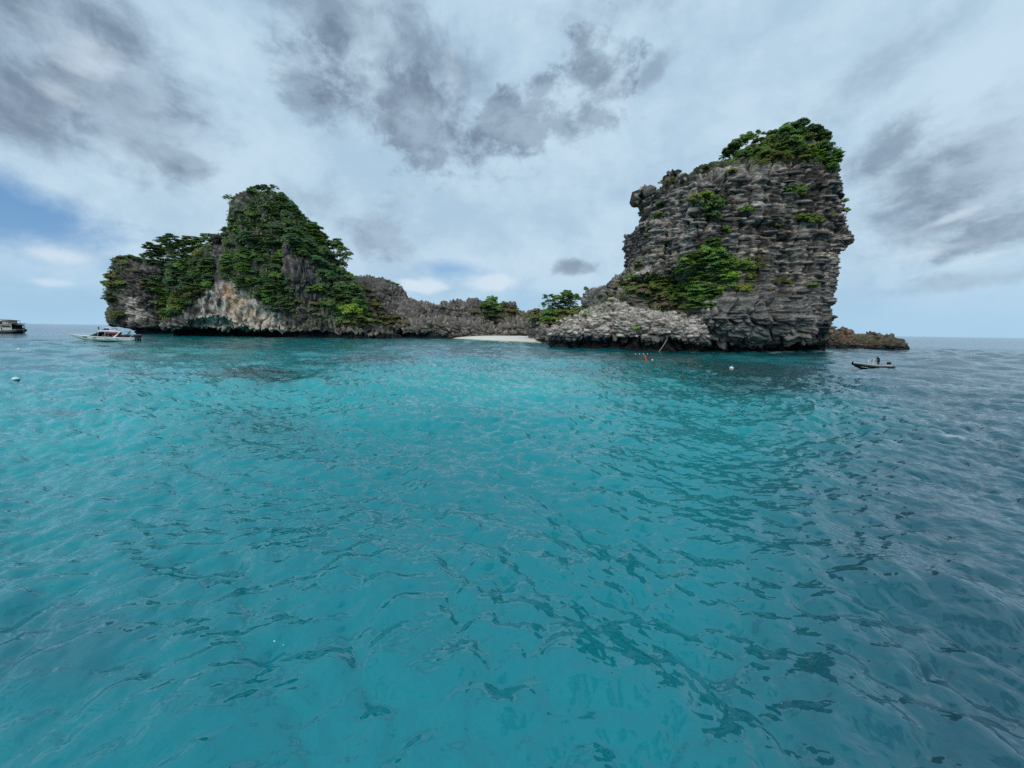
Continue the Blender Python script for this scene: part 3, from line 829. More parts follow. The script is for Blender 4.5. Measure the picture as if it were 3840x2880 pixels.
right_tower, TV, TN, TF = make_rock('rock_tower', [tower, t_wedge, t_ridge], ((x_a, x_b), (78.5, 134), (-2, 57)), 0.36, disp_tower, paint_tower, cuts_tower, 1, [M_ROCK])
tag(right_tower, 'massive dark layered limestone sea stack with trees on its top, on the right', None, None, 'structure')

# ---- pale shelf of knobbly rock in front of the tower's west foot
def sh_extra(X, Z):
    xr_ = at(2650, 1250, 82).x
    return np.zeros_like(X), (xr_ - X) * 0.36
shelf = Body(cS([(60, 700), (78, 600), (110, 545), (200, 480), (330, 425), (440, 385), (520, 350), (600, 300), (760, 235), (880, 200), (1000, 230), (1200, 290), (1400, 350), (1600, 390), (1800, 425), (1920, 455), (1990, 530), (2030, 600), (2062, 680), (2058, 760), (2010, 800),
                 (2010, 1300), (60, 1300)]), 84.5, 4.0, 13, 4.5, 10, sh_extra)
def cuts_shelf(F, gx, gy, gz):
    nz_ = 2.3 * np.exp(-((gz - 0.2) / 2.1) ** 4)
    return F + nz_[None, None, :]
def disp_shelf(V, N):
    m = fbm(V / 5, 3, 151) * 0.8
    V1 = V + N * m[:, None]
    warp = np.stack([fbm(V / 3.5, 2, 160), fbm(V / 3.5, 2, 161), fbm(V / 4, 2, 162)], 1)
    Q = V + warp * 0.5
    a1, a2, id1 = worley(Q * np.array([1 / 1.7, 1 / 1.7, 1 / 0.72]), 171)
    b1, b2, id2 = worley(Q * np.array([1 / 4.2, 1 / 4.2, 1 / 6.5]), 172)
    c1, c2, id3 = worley(Q * np.array([1 / 0.8, 1 / 0.8, 1 / 0.42]), 173)
    d = blk(a1, a2, id1, 0.36, 0.42, 0.48) + blk(b1, b2, id2, 0.16, 0.9, 0.8) + blk(c1, c2, id3, 0.35, 0.20, 0.14) - 0.5
    d *= 0.3 + 0.7 * sstep(V1[:, 2], -0.5, 1.0)
    return V1 + N * d[:, None], (id1, id2, id3)
def paint_shelf(V, N, aux):
    id1, id2, id3 = aux
    n1 = fbm(V / 5, 4, 181); n2 = fbm(V / 1.1, 4, 182)
    c = np.tile(np.array([0.55, 0.495, 0.435]), (len(V), 1))
    c = lerp(c, GREY * 1.5, sstep(n2 + (id1 - .5) * .8 + (id3 - .5) * .5, -0.1, 0.4) * 0.75)
    hi = sstep(V[:, 2] + n1 * 3, 9.0, 13.5)
    c = lerp(c, GREY * 1.3, hi * 0.85)
    c = lerp(c, np.array([0.42, 0.30, 0.24]), sstep(n1 - 0.1, 0, .4) * sstep(30 - V[:, 0], 0, 12) * .35)
    z = V[:, 2] + n2 * 0.5
    c = lerp(c, GREY * 1.0, 1 - sstep(z, 3.4, 4.6))
    c = lerp(c, WETB * 1.6, 1 - sstep(z, 1.6, 2.9))
    return c
x_a, x_b = at(2060, 1200, 96).x - 3, at(2665, 1250, 83).x + 2
shelf_ob, SV, SN, SF = make_rock('rock_shelf', [shelf], ((x_a, x_b), (76, 118), (-2, 20)), 0.30, disp_shelf, paint_shelf, cuts_shelf, 1, [M_ROCK])
tag(shelf_ob, 'pale knobbly limestone shelf at the left foot of the dark tower', None, None, 'structure')

# ---- brown spit of broken rock at the right foot of the tower
sp = Body(cB([(-420, 760), (-420, 300), (-200, 120), (60, 160), (180, 260), (250, 190), (330, 140), (400, 125), (440, 150), (470, 210), (560, 250), (640, 305), (720, 295), (780, 320), (800, 280), (850, 248), (910, 236), (970, 260), (1010, 310), (1100, 302), (1230, 300), (1340, 318), (1440, 350), (1520, 400), (1570, 460), (1600, 540), (1610, 620), (1610, 760), (-60, 760)]), 121, 5.5, 7, 4.5)
def disp_spit(V, N):
    m = fbm(V / 4, 3, 191) * 0.9
    V1 = V + N * m[:, None]
    Q = V1 + np.stack([fbm(V / 2, 3, 192), fbm(V / 2, 3, 193), fbm(V / 2, 3, 194)], 1) * 0.6
    a1, a2, id1 = worley(Q / np.array([1.7, 1.7, 1.1]), 195)
    c1, c2, id3 = worley(Q / 0.7, 196)
    d = blk(a1, a2, id1, 0.3, 0.9, 0.4) + (id3 - .5) * .2 - 0.4
    return V1 + N * d[:, None], (id1, id3)
def paint_spit(V, N, aux):
    id1, id3 = aux
    n1 = fbm(V / 4, 4, 197); n2 = fbm(V / 1.1, 4, 198)
    c = np.tile(np.array([.105, .09, .07]), (len(V), 1))
    c = lerp(c, OLIVE * .85, sstep(n1, -.2, .3) * .7)
    c = lerp(c, np.array([.26, .20, .15]), sstep(id1 + n2 * .4, .5, 1) * .6)
    P2 = project(V)
    c = lerp(c, np.array([.20, .12, .09]), sstep(30 - np.hypot(P2[:, 0] - 3178, P2[:, 1] - 1252) + n2 * 14, -6, 10) * .8)
    c = lerp(c, WETB * 2, 1 - sstep(V[:, 2] + n2 * .4, 0.7, 1.5))
    return c
x_a, x_b = at(3010, 1300, 121).x - 3, at(3392, 1300, 121).x + 3
spit, PV, PN, PF = make_rock('rock_spit', [sp], ((x_a, x_b), (113, 131), (-1.6, 12)), 0.42, disp_spit, paint_spit, None, 1, [M_ROCK])
tag(spit, 'brown broken rock spit running out from the right foot of the tower', None, None, 'structure')

# ---- beach
def beach():
    pts = [(1670, 1267.2), (1715, 1269.5), (1770, 1272.3), (1860, 1277), (1960, 1281), (2050, 1286), (2100, 1289)]
    front = [sea(x, y + 1.0) for x, y in pts]
    nI, nJ = 90, 30
    V = []; 
    fx = np.interp(np.linspace(0, 1, nI), np.linspace(0, 1, len(front)), [p.x for p in front])
    fy = np.interp(np.linspace(0, 1, nI), np.linspace(0, 1, len(front)), [p.y for p in front])
    for i in range(nI):
        for j in range(nJ):
            t = (j / (nJ - 1)) ** 1.2
            y = fy[i] - 3.0 + t * (200 - fy[i] * 0.0 - fy[i] + 30) * 0.5
            z = -0.35 + 2.1 * (1 - math.exp(-max(0, (y - fy[i] + 3.0)) / 9.0))
            V.append((fx[i] * y / fy[i] if False else fx[i], y, z))
    V = np.array(V); V[:, 2] += fbm(np.stack([V[:, 0] / 4, V[:, 1] / 4, V[:, 0] * 0], 1), 3, 201) * 0.10
    I = np.arange(nI * nJ).reshape(nI, nJ)
    F = np.stack([I[:-1, :-1], I[1:, :-1], I[1:, 1:], I[:-1, 1:]], 2).reshape(-1, 4)
    mt, t, p = mat('coral_sand')
    g = t.new('ShaderNodeNewGeometry')
    z = t.sep(g.outputs['Position'])[2]
    n = t.noise(g.outputs['Position'], 1.5, 6, 0.6)
    dry = t.mix(n, (0.76, 0.71, 0.61), (0.88, 0.84, 0.75))
    t.l.new(t.mix(t.smooth(z, 0.0, 0.35), (0.42, 0.37, 0.28), dry), p.inputs['Base Color'])
    p.inputs['Roughness'].default_value = 0.95
    bu = t.new('ShaderNodeBump'); bu.inputs['Distance'].default_value = 0.05
    t.put(bu.inputs['Height'], n); t.l.new(bu.outputs[0], p.inputs['Normal'])
    ob = link('beach', mesh_np('beach', V, F), None, [mt])
    tag(ob, 'small curved beach of pale coral sand between the islands', None, None, 'structure')
beach()

# ---- single blocks and slabs of rock that can be told apart: parts of the mass they lie on
def block_mesh(seed, colr, flat):
    v, f = sphere0(10, 6)
    V = np.array(v, np.float32)
    rng = np.random.default_rng(seed)
    V = np.sign(V) * np.abs(V) ** 0.72                              # squared-off, like a jointed bed
    V = V * (0.85 + 0.28 * fbm(V * 1.3 + seed, 2, seed))[:, None] * np.array([1.0, 0.72, flat])
    c = np.tile(colr, (len(V), 1)) * (1 + .45 * fbm(V * 2.2 + seed, 3, seed + 9)[:, None])
    me = mesh_np('rock_block', V, np.array(f), True, np.clip(c, 0, 1)); me.materials.append(M_ROCK)
    return me
def sphere0(nu, nv):
    V, F = [], []
    for j in range(nv + 1):
        th = -math.pi / 2 + math.pi * j / nv
        for i in range(nu):
            a = 2 * math.pi * i / nu
            V.append((math.cos(th) * math.cos(a), math.cos(th) * math.sin(a), math.sin(th)))
    for j in range(nv):
        for i in range(nu):
            F.append((j * nu + i, j * nu + (i + 1) % nu, (j + 1) * nu + (i + 1) % nu, (j + 1) * nu + i))
    return V, F
def scatter_blocks(parent, name, V, N, sel, n, meshes, s0, s1, gap, seed, sink=0.35, tilt=.12):
    rng = np.random.default_rng(seed)
    ids = np.where(sel)[0]; rng.shuffle(ids)
    kept = []
    for i in ids[:6000]:
        p_ = V[i]
        if kept and (np.abs(np.array([k[0] for k in kept]) - p_).max(1) < gap).any(): continue
        kept.append((p_, N[i]))
        if len(kept) >= n: break
    for p_, nn_ in kept:
        s = rng.uniform(s0, s1)
        o = bpy.data.objects.new(name, meshes[rng.integers(len(meshes))]); COL.objects.link(o)
        o.parent = parent
        q = p_ - nn_ * s * sink
        o.location = q.tolist()
        o.rotation_euler = (rng.normal(0, tilt), rng.normal(0, tilt), math.atan2(nn_[1], nn_[0]) + math.pi / 2 + rng.normal(0, .25))
        o.scale = (s * rng.uniform(.8, 1.5), s * rng.uniform(.7, 1.1), s * rng.uniform(.7, 1.2))
B_PALE = [block_mesh(s, np.array([0.56, 0.50, 0.44]) * k, .50) for s, k in ((501, 1.0), (502, .8), (503, 1.1), (504, .6), (505, .45))]
B_DARK = [block_mesh(s, GREY * k, .20) for s, k in ((511, .6), (512, .9), (513, 1.3), (514, 1.9), (515, .8))]
B_NECK = [block_mesh(s, GREY * k, .75) for s, k in ((521, .9), (522, 1.2), (523, 1.7))]
scatter_blocks(shelf_ob, 'rock_block', SV, SN, (SN[:, 1] < -0.1) & (SV[:, 2] > 3.2), 230, B_PALE, .38, .95, 1.05, 601)
scatter_blocks(right_tower, 'rock_ledge', TV, TN, (TN[:, 1] < -0.35) & (TV[:, 2] > 3.5) & (np.abs(TN[:, 2]) < .5), 280, B_DARK, .7, 2.3, 1.7, 602, .30, .05)
scatter_blocks(neck, 'rock_block', MV, MN, (MN[:, 1] < -0.2) & (MV[:, 2] > 2.2), 260, B_NECK, .5, 1.5, 1.7, 603, .35, .35)
# ------------------------------------------------------------------ foliage
cN = crop(1700, 1060, 3.95)
def leaf_mat(name):
    mt = bpy.data.materials.new(name); mt.use_nodes = True
    t = NT(mt.node_tree); t.n.clear()
    o = t.new('ShaderNodeOutputMaterial')
    oi = t.new('ShaderNodeObjectInfo')
    at_ = t.new('ShaderNodeAttribute', attribute_name='Col', attribute_type='GEOMETRY')
    c = t.mix(1.0, oi.outputs['Color'], at_.outputs['Color'], 'MULTIPLY')
    k = t.lin(oi.outputs['Random'], 0, 1, 1.5, 2.5)
    v = t.new('ShaderNodeVectorMath', operation='SCALE'); t.put(v.inputs[0], c); t.put(v.inputs['Scale'], k)
    d = t.new('ShaderNodeBsdfDiffuse'); t.put(d.inputs[0], v.outputs[0])
    tr = t.new('ShaderNodeBsdfTranslucent'); t.put(tr.inputs[0], t.mix(1.0, v.outputs[0], (1.1, 1.3, 0.6), 'MULTIPLY'))
    m_ = t.new('ShaderNodeMixShader'); m_.inputs[0].default_value = 0.42
    t.l.new(d.outputs[0], m_.inputs[1]); t.l.new(tr.outputs[0], m_.inputs[2])
    gl = t.new('ShaderNodeBsdfGlossy'); gl.inputs['Roughness'].default_value = 0.5
    m2 = t.new('ShaderNodeMixShader'); m2.inputs[0].default_value = 0.03
    t.l.new(m_.outputs[0], m2.inputs[1]); t.l.new(gl.outputs[0], m2.inputs[2])
    t.l.new(m2.outputs[0], o.inputs[0])
    return mt
M_LEAF = leaf_mat('leaves')
M_BARK = simple_mat('pale_bark', (0.20, 0.18, 0.15), 0.9, var=0.35, scale=6)

def leaves(P_, Nn, size, rng, aspect=0.6):
    """one folded leaf spray (two triangles) at each point"""
    n = len(P_)
    Nn = Nn / np.linalg.norm(Nn, axis=1)[:, None]
    a = rng.normal(size=(n, 3)); t = np.cross(Nn, a); t /= np.linalg.norm(t, axis=1)[:, None]
    b = np.cross(Nn, t)
    s = (size * rng.uniform(0.6, 1.4, n))[:, None] if np.isscalar(size) else (size * rng.uniform(0.6, 1.4, n))[:, None]
    droop = Nn * s * rng.uniform(-0.45, 0.1, n)[:, None]
    V = np.stack([P_ - t * s + droop, P_ - b * s * aspect, P_ + t * s + droop, P_ + b * s * aspect], 1).reshape(-1, 3)
    F = np.arange(n * 4).reshape(n, 4)
    F = np.concatenate([F[:, [0, 1, 3]], F[:, [1, 2, 3]]])
    c = rng.uniform(0.55, 1.5, n)[:, None] * np.stack([rng.uniform(0.85, 1.35, n), np.ones(n), rng.uniform(0.7, 1.2, n)], 1)
    return V, F, np.repeat(c, 4, axis=0)

def crown_mesh(kind, seed):
    rng = np.random.default_rng(seed)
    Ps, Ns = [], []
    if kind == 'tier':                      # sprays held in flat storeys
        n_pad = 46
        for i in range(n_pad):
            z = rng.uniform(-0.55, 0.78)
            R_ = math.sqrt(max(0.05, 1 - max(z, -0.2) ** 2 * 1.25)) * (1.0 if z > -0.2 else 0.85)
            a = rng.uniform(0, 2 * math.pi); q = R_ * math.sqrt(rng.uniform(0.10, 0.85))
            c = np.array([math.cos(a) * q, math.sin(a) * q, z + rng.uniform(-.05, .05) - 0.10 * q])
            rx = rng.uniform(0.20, 0.40); n = int(190 * (rx / .3) ** 2)
            u = rng.uniform(0, 2 * math.pi, n); r_ = np.sqrt(rng.uniform(0, 1, n))
            lob = 1 + 0.25 * np.sin(u * 3 + rng.uniform(0, 6)) + .15 * np.sin(u * 7)
            x = np.cos(u) * r_ * rx * lob; y = np.sin(u) * r_ * rx * lob
            zz = (1 - r_ ** 2) * 0.075 + rng.normal(0, 0.018, n) - 0.03
            Ps.append(c + np.stack([x, y, zz], 1)); Ns.append(np.stack([x * 1.2, y * 1.2, 0.75 + 0 * x], 1) + rng.normal(0, 0.28, (n, 3)))
        size = 0.060
    elif kind in ('round', 'shrub'):
        n_pad = 44 if kind == 'round' else 36
        flat = 0.85 if kind == 'round' else 0.55
        for i in range(n_pad):
            d = rng.normal(size=3); d /= np.linalg.norm(d)
            if d[2] < -0.35: d[2] *= -0.6
            c = d * np.array([1, 1, flat]) * rng.uniform(0.35, 0.80)
            rr_ = rng.uniform(0.15, 0.30); n = int(150 * (rr_ / .25) ** 2)
            q = rng.normal(size=(n, 3)); q /= np.linalg.norm(q, axis=1)[:, None]
            q[:, 2] = np.where(q[:, 2] < -0.3, -q[:, 2], q[:, 2])
            rad = rr_ * rng.uniform(0.72, 1.08, n)[:, None]
            Ps.append(c + q * rad * np.array([1, 1, 0.75])); Ns.append(q * 0.7 + d * 0.3 + np.array([0, 0, 0.45]) + rng.normal(0, 0.35, (n, 3)))
        size = 0.060
    else:                                   # sparse, wind-pruned: few sprays, sky between
        n_pad = 24
        for i in range(n_pad):
            a = rng.uniform(0, 2 * math.pi); q = rng.uniform(0.25, 1.0); z = 0.55 * (1 - q) + rng.uniform(-0.25, 0.3)
            c = np.array([math.cos(a) * q * 1.05, math.sin(a) * q * 1.05, z])
            rx = rng.uniform(0.13, 0.26); n = int(95 * (rx / .2) ** 2)
            q_ = rng.normal(size=(n, 3)) * 0.55
            Ps.append(c + q_ * rx * np.array([1, 1, 0.45])); Ns.append(np.array([0, 0, 0.8]) + rng.normal(0, 0.4, (n, 3)))
        size = 0.058
    P_ = np.concatenate(Ps); N_ = np.concatenate(Ns)
    V, F, c = leaves(P_, N_, size, rng)
    me = mesh_np('crown_' + kind, V, F, False, c)
    me.materials.append(M_LEAF)
    return me

def tube(pts, rad, n=5):
    pts = [Vector(p) for p in pts]
    V, F = [], []
    for i, p_ in enumerate(pts):
        d = (pts[min(i + 1, len(pts) - 1)] - pts[max(i - 1, 0)]).normalized()
        q = d.to_track_quat('Z', 'Y')
        for k in range(n):
            a = 2 * math.pi * k / n
            V.append(p_ + q @ Vector((math.cos(a) * rad[i], math.sin(a) * rad[i], 0)))
    for i in range(len(pts) - 1):
        for k in range(n):
            F.append((i * n + k, i * n + (k + 1) % n, (i + 1) * n + (k + 1) % n, (i + 1) * n + k))
    return V, F
def join(parts_):
    V, F = [], []
    for v, f in parts_:
        o = len(V); V += list(v); F += [tuple(i + o for i in q) for q in f]
    return V, F
def trunk_mesh(seed):
    """bent, tapering trunk one unit long with limbs that fan out into the crown"""
    rng = random.Random(seed)
    bend = [Vector((0, 0, -0.12))] + [Vector((rng.uniform(-.07, .07) * k, rng.uniform(-.07, .07) * k, 0.2 * k)) for k in range(0, 5)]
    ps = [tube(bend, [0.075, 0.065, 0.055, 0.047, 0.04, 0.034])]
    for i in range(8):
        s = bend[rng.choice((3, 4, 5))]
        a = rng.uniform(0, 6.28); L = rng.uniform(0.35, 0.65)
        e = s + Vector((math.cos(a) * L, math.sin(a) * L, rng.uniform(0.12, 0.5)))
        mid = s.lerp(e, 0.5) + Vector((0, 0, rng.uniform(-0.03, 0.09)))
        ps.append(tube([s, mid, e], [0.026, 0.018, 0.007], 4))
    V, F = join(ps)
    me = bpy.data.meshes.new('trunk'); me.from_pydata(V, [], F); me.update()
    for p_ in me.polygons: p_.use_smooth = True
    me.materials.append(M_BARK)
    return me
CROWNS = {k: [crown_mesh(k, s) for s in ss] for k, ss in (('tier', (1, 2, 3)), ('round', (4, 5, 6)), ('shrub', (7, 8, 9)), ('sparse', (10, 11)))}
TRUNKS = [trunk_mesh(s) for s in (1, 2, 3)]
SHADE = {'D': (0.070, 0.120, 0.048), 'M': (0.096, 0.170, 0.050), 'B': (0.070, 0.135, 0.070), 'Y': (0.140, 0.185, 0.040),
         'L': (0.135, 0.225, 0.050), 'O': (0.125, 0.140, 0.050), 'G': (0.150, 0.135, 0.105)}
WORD = {'D': 'dark green', 'M': 'mid green', 'B': 'deep green', 'Y': 'yellow green', 'L': 'bright green', 'O': 'olive', 'G': 'grey brown'}
bpy.context.view_layer.update()
ROCKS = [left_island, neck, right_tower, shelf_ob, spit]
DG = bpy.context.evaluated_depsgraph_get()
def hit_rock(px, py):
    d = ray(px, py).normalized(); o0 = Vector((0, 0, EYE)); best = None
    for r_ in ROCKS:
        ok, loc, nor, _ = r_.ray_cast(o0, d, depsgraph=DG)
        if ok and (best is None or (loc - o0).length < (best[0] - o0).length): best = (loc, nor)
    return best
TREE_N = 0
def plant(px, py, rpx, shade, kind, label, group, cat=None, flat=1.0):
    """a tree or shrub whose crown the photograph shows round this pixel; its foot stands on the rock below"""
    global TREE_N
    best = None
    for k in (0.55, 0.8, 1.1, 1.5, 2.0, 2.8, 3.8):
        best = hit_rock(px, py + rpx * k)
        if best: break
    if not best: print('NO ROCK', label); return None
    base, nor = best
    r_ = rpx / FPX * base.y
    D_ = base.y - 0.10 * r_ + (0.35 * r_ if nor.z > 0.6 else 0)
    c = at(px, py, D_)
    if c.z < base.z + 0.45 * r_: base = base - Vector((0, 0, 0.3 * r_))
    rng = random.Random(TREE_N * 7 + 3); TREE_N += 1
    name = 'shrub' if kind == 'shrub' else 'tree'
    root = empty(name, base)
    tag(root, label, cat or name, group)
    lists = CROWNS[kind]
    cr = bpy.data.objects.new('crown', lists[rng.randrange(len(lists))]); COL.objects.link(cr)
    cr.parent = root; cr.location = c - base
    cr.rotation_euler = (rng.uniform(-.12, .12), rng.uniform(-.12, .12), rng.uniform(0, 6.28))
    s = r_ * rng.uniform(1.08, 1.25)
    cr.scale = (s * rng.uniform(.92, 1.12), s * rng.uniform(.92, 1.12), s * flat * rng.uniform(.85, 1.05))
    sh = SHADE[shade]; v = rng.uniform(0.85, 1.18)
    cr.color = (sh[0] * v * rng.uniform(.88, 1.15), sh[1] * v, sh[2] * v * rng.uniform(.85, 1.15), 1)
    d = (c - base) - Vector((0, 0, s * 0.15))
    L = max(d.length, 0.5 * s)
    tr = bpy.data.objects.new('stem' if name == 'shrub' else 'trunk', TRUNKS[rng.randrange(3)]); COL.objects.link(tr)
    tr.parent = root; tr.rotation_mode = 'QUATERNION'; tr.rotation_quaternion = d.to_track_quat('Z', 'Y')
    tr.scale = (s * 0.85, s * 0.85, L)
    return root

ORD = ['leftmost', 'second from left', 'third from left', 'fourth from left', 'fifth from left', 'sixth from left', 'seventh from left',
       'eighth from left', 'ninth from left', 'tenth from left', 'eleventh from left', 'twelfth from left', 'thirteenth from left', 'fourteenth from left',
       'fifteenth from left', 'sixteenth from left', 'seventeenth from left', 'eighteenth from left', 'nineteenth from left', 'twentieth from left']
def grove(where, items, conv, scale, group, default=('M', 'round')):
    """items in crop pixels: (x, y, r[, shade[, kind]]); each gets a label of its own by colour, kind and order"""
    rows_ = sorted([tuple(i) + default[len(i) - 3:] if len(i) < 5 else tuple(i) for i in items], key=lambda q: q[0])
    n = len(rows_)
    for i, (x, y, r_, sh, kind) in enumerate(rows_):
        (px, py), = conv([(x, y)])
        noun = {'tier': 'storeyed tree', 'round': 'bushy tree', 'sparse': 'thin open tree', 'shrub': 'low shrub'}[kind]
        lab = f'{WORD[sh]} {noun} {where}' + ('' if n == 1 else ', ' + (ORD[i] if i < n - 1 else 'rightmost'))
        if len(lab.split()) > 16: print('LONG', len(lab.split()), lab)
        plant(px, py, r_ / scale, sh, kind, lab, group)
def fill(where, poly, r_, n, conv, scale, group, shades, kinds, seed, avoid=()):
    """an even scatter of crowns over a wooded patch, at most 20 to a patch"""
    rng = random.Random(seed); pts = []
    xs = [p_[0] for p_ in poly]; ys = [p_[1] for p_ in poly]
    P_ = np.array(poly, float)
    tries = 0
    while len(pts) < n and tries < 900:
        tries += 1
        x, y = rng.uniform(min(xs), max(xs)), rng.uniform(min(ys), max(ys))
        if poly_sdf(np.array([x]), np.array([y]), poly)[0] < 0: continue
        rr_ = r_ * rng.uniform(0.75, 1.25)
        gap = 0.85 if tries < 500 else 0.6
        if any((x - a) ** 2 + ((y - b) * 1.3) ** 2 < ((rr_ + c) * gap) ** 2 for a, b, c, *_ in pts): continue
        pts.append((x, y, rr_, rng.choice(shades), rng.choice(kinds)))
    grove(where, pts, conv, scale, group)

GL = 'trees covering the left island'
S1 = 2.0109
grove('on the skyline behind the left lobe', [(405, 655, 32, 'D', 'sparse'), (475, 600, 52, 'D', 'tier'), (545, 560, 60, 'D', 'tier'), (612, 530, 52, 'D', 'tier'), (655, 620, 58, 'D', 'tier'), (560, 640, 62, 'D', 'tier'), (480, 665, 48, 'D', 'tier')], cL, S1, GL)
grove('on the ridge beside the grey pillar', [(712, 565, 46, 'D', 'tier'), (770, 535, 50, 'D', 'tier'), (830, 560, 48, 'M', 'tier'), (880, 505, 36, 'M', 'tier'), (738, 615, 50, 'O', 'round'), (830, 635, 55, 'O', 'round')], cL, S1, GL)
grove('clinging to the far left lobe', [(170, 800, 45, 'O', 'round'), (150, 870, 42, 'O', 'round'), (235, 850, 40, 'Y', 'shrub'), (148, 955, 40, 'D', 'tier'), (190, 1095, 48, 'O', 'round'), (260, 700, 34, 'O', 'shrub'), (180, 680, 26, 'M', 'shrub'), (230, 655, 26, 'O', 'shrub'), (300, 650, 28, 'M', 'shrub'), (350, 670, 28, 'D', 'shrub'), (120, 850, 30, 'M', 'round'), (330, 760, 26, 'O', 'shrub'), (480, 1000, 26, 'M', 'shrub'), (420, 860, 40, 'O', 'tier')], cL, S1, GL)
fill('in the upper gully left of the pillar', [(600, 700), (890, 680), (900, 800), (640, 830)], 44, 13, cL, S1, GL, 'DMDB', ['tier', 'round', 'round'], 21)
fill('in the middle gully left of the pillar', [(440, 820), (640, 790), (900, 800), (900, 900), (640, 930), (470, 920)], 44, 18, cL, S1, GL, 'DMMB', ['tier', 'round', 'round'], 22)
fill('low in the gully beside the pale cliff', [(560, 930), (790, 920), (760, 1010), (660, 1060), (560, 1110), (520, 1060)], 38, 14, cL, S1, GL, 'DMYO', ['tier', 'round'], 23)
grove('on the very top of the peak', [(1215, 158, 38, 'M', 'round'), (1262, 135, 32, 'D', 'round'), (1318, 138, 36, 'D', 'round'), (1378, 130, 26, 'D', 'sparse'), (1052, 212, 36, 'D', 'sparse')], cL, S1, GL)
fill('high on the peak left of its middle', [(1040, 330), (1110, 300), (1250, 260), (1330, 260), (1330, 440), (1020, 440)], 34, 12, cL, S1, GL, 'DMDO', ['tier', 'round', 'shrub'], 24)
fill('high on the right shoulder of the peak', [(1400, 190), (1490, 200), (1580, 330), (1690, 440), (1500, 450), (1340, 330)], 36, 14, cL, S1, GL, 'DBDM', ['round', 'round', 'tier'], 25)
fill('on the peak middle right of the pillar', [(1010, 450), (1430, 450), (1430, 620), (1000, 640)], 36, 15, cL, S1, GL, 'DBMD', ['tier', 'round', 'tier'], 26)
fill('on the upper right slope of the peak', [(1480, 450), (1700, 440), (1780, 520), (1860, 640), (1700, 690), (1580, 620)], 46, 18, cL, S1, GL, 'DBDM', ['round', 'round', 'tier'], 27)
grove('jutting from the right skyline of the peak', [(1860, 560, 52, 'D', 'round'), (1910, 620, 48, 'D', 'tier'), (1925, 665, 30, 'D', 'sparse'), (1830, 570, 40, 'D', 'round')], cL, S1, GL)
fill('in the wood right of the pillar foot', [(985, 640), (1430, 640), (1450, 790), (1120, 840), (975, 820)], 40, 18, cL, S1, GL, 'DMBM', ['tier', 'round', 'round'], 28)
fill('just above the pale sea cliff', [(1130, 820), (1460, 800), (1550, 940), (1440, 1050), (1330, 1010), (1210, 960)], 42, 19, cL, S1, GL, 'DBDM', ['tier', 'round', 'round'], 29)
fill('on the right slope beyond the grey ribs', [(1720, 700), (1900, 700), (2000, 850), (1980, 900), (1740, 880)], 46, 14, cL, S1, GL, 'BDMB', ['tier', 'round', 'round'], 30)
fill('low on the right slope of the peak', [(1730, 890), (2000, 900), (2090, 1060), (2000, 1110), (1790, 1010)], 44, 15, cL, S1, GL, 'BMML', ['tier', 'round'], 31)
fill('along the right foot of the peak', [(1840, 1070), (2080, 1060), (2150, 1140), (1860, 1170)], 36, 12, cL, S1, GL, 'OMOM', ['shrub', 'round'], 32)
grove('with pale yellow crowns near the right foot', [(1945, 1060, 78, 'Y', 'round'), (1670, 895, 46, 'Y', 'round'), (1690, 1010, 34, 'Y', 'shrub'), (2080, 1140, 36, 'L', 'tier'), (1440, 640, 42, 'L', 'round')], cL, S1, GL)
fill('on grey rock above the right foot', [(1480, 1000), (1760, 960), (1790, 1110), (1480, 1080)], 30, 9, cL, S1, GL, 'OGO', ['shrub'], 33)
GM = 'shrubs on the low neck'
S2 = 2.0109
grove('on the skyline of the grey hill', [(430, 188, 15, 'M', 'shrub'), (466, 205, 18, 'M', 'shrub'), (505, 216, 16, 'M', 'shrub')], cM, S2, GM)
fill('on the hill foot beside the wooded slope', [(220, 230), (330, 260), (430, 470), (250, 450)], 30, 15, cM, S2, GM, 'OGOG', ['shrub'], 34)
fill('low on the grey hill above the dark notch', [(300, 470), (560, 460), (580, 510), (300, 520)], 26, 10, cM, S2, GM, 'OMO', ['shrub'], 35)
S3 = 3.95
grove('in the tall cone behind the beach', [(575, 265, 80, 'M', 'round'), (560, 350, 115, 'M', 'round'), (670, 390, 95, 'M', 'round'), (470, 350, 85, 'M', 'round'), (590, 450, 110, 'D', 'tier'), (760, 330, 60, 'O', 'round')], cN, S3, 'trees behind the beach')
grove('on the saddle behind the beach', [(310, 440, 60, 'O', 'shrub'), (860, 440, 95, 'O', 'shrub'), (740, 510, 75, 'O', 'shrub'), (1000, 460, 70, 'G', 'shrub'), (1210, 440, 90, 'G', 'round'), (1090, 490, 80, 'G', 'shrub'), (1230, 540, 90, 'O', 'round'), (1120, 560, 50, 'G', 'shrub'), (880, 370, 50, 'O', 'shrub')], cN, S3, GM)
grove('in the clump right of the beach', [(1405, 215, 78, 'D', 'sparse'), (1350, 340, 72, 'D', 'sparse'), (1450, 290, 75, 'D', 'sparse'), (1560, 250, 95, 'M', 'round'), (1680, 185, 90, 'M', 'round'), (1780, 240, 95, 'M', 'round'), (1815, 120, 45, 'D', 'round'), (1960, 95, 45, 'D', 'round'),
      (1500, 380, 95, 'D', 'tier'), (1650, 330, 100, 'D', 'tier'), (1760, 330, 70, 'D', 'tier'), (1430, 480, 100, 'M', 'round'), (1360, 560, 80, 'M', 'round')], cN, S3, 'trees on the ridge right of the beach')
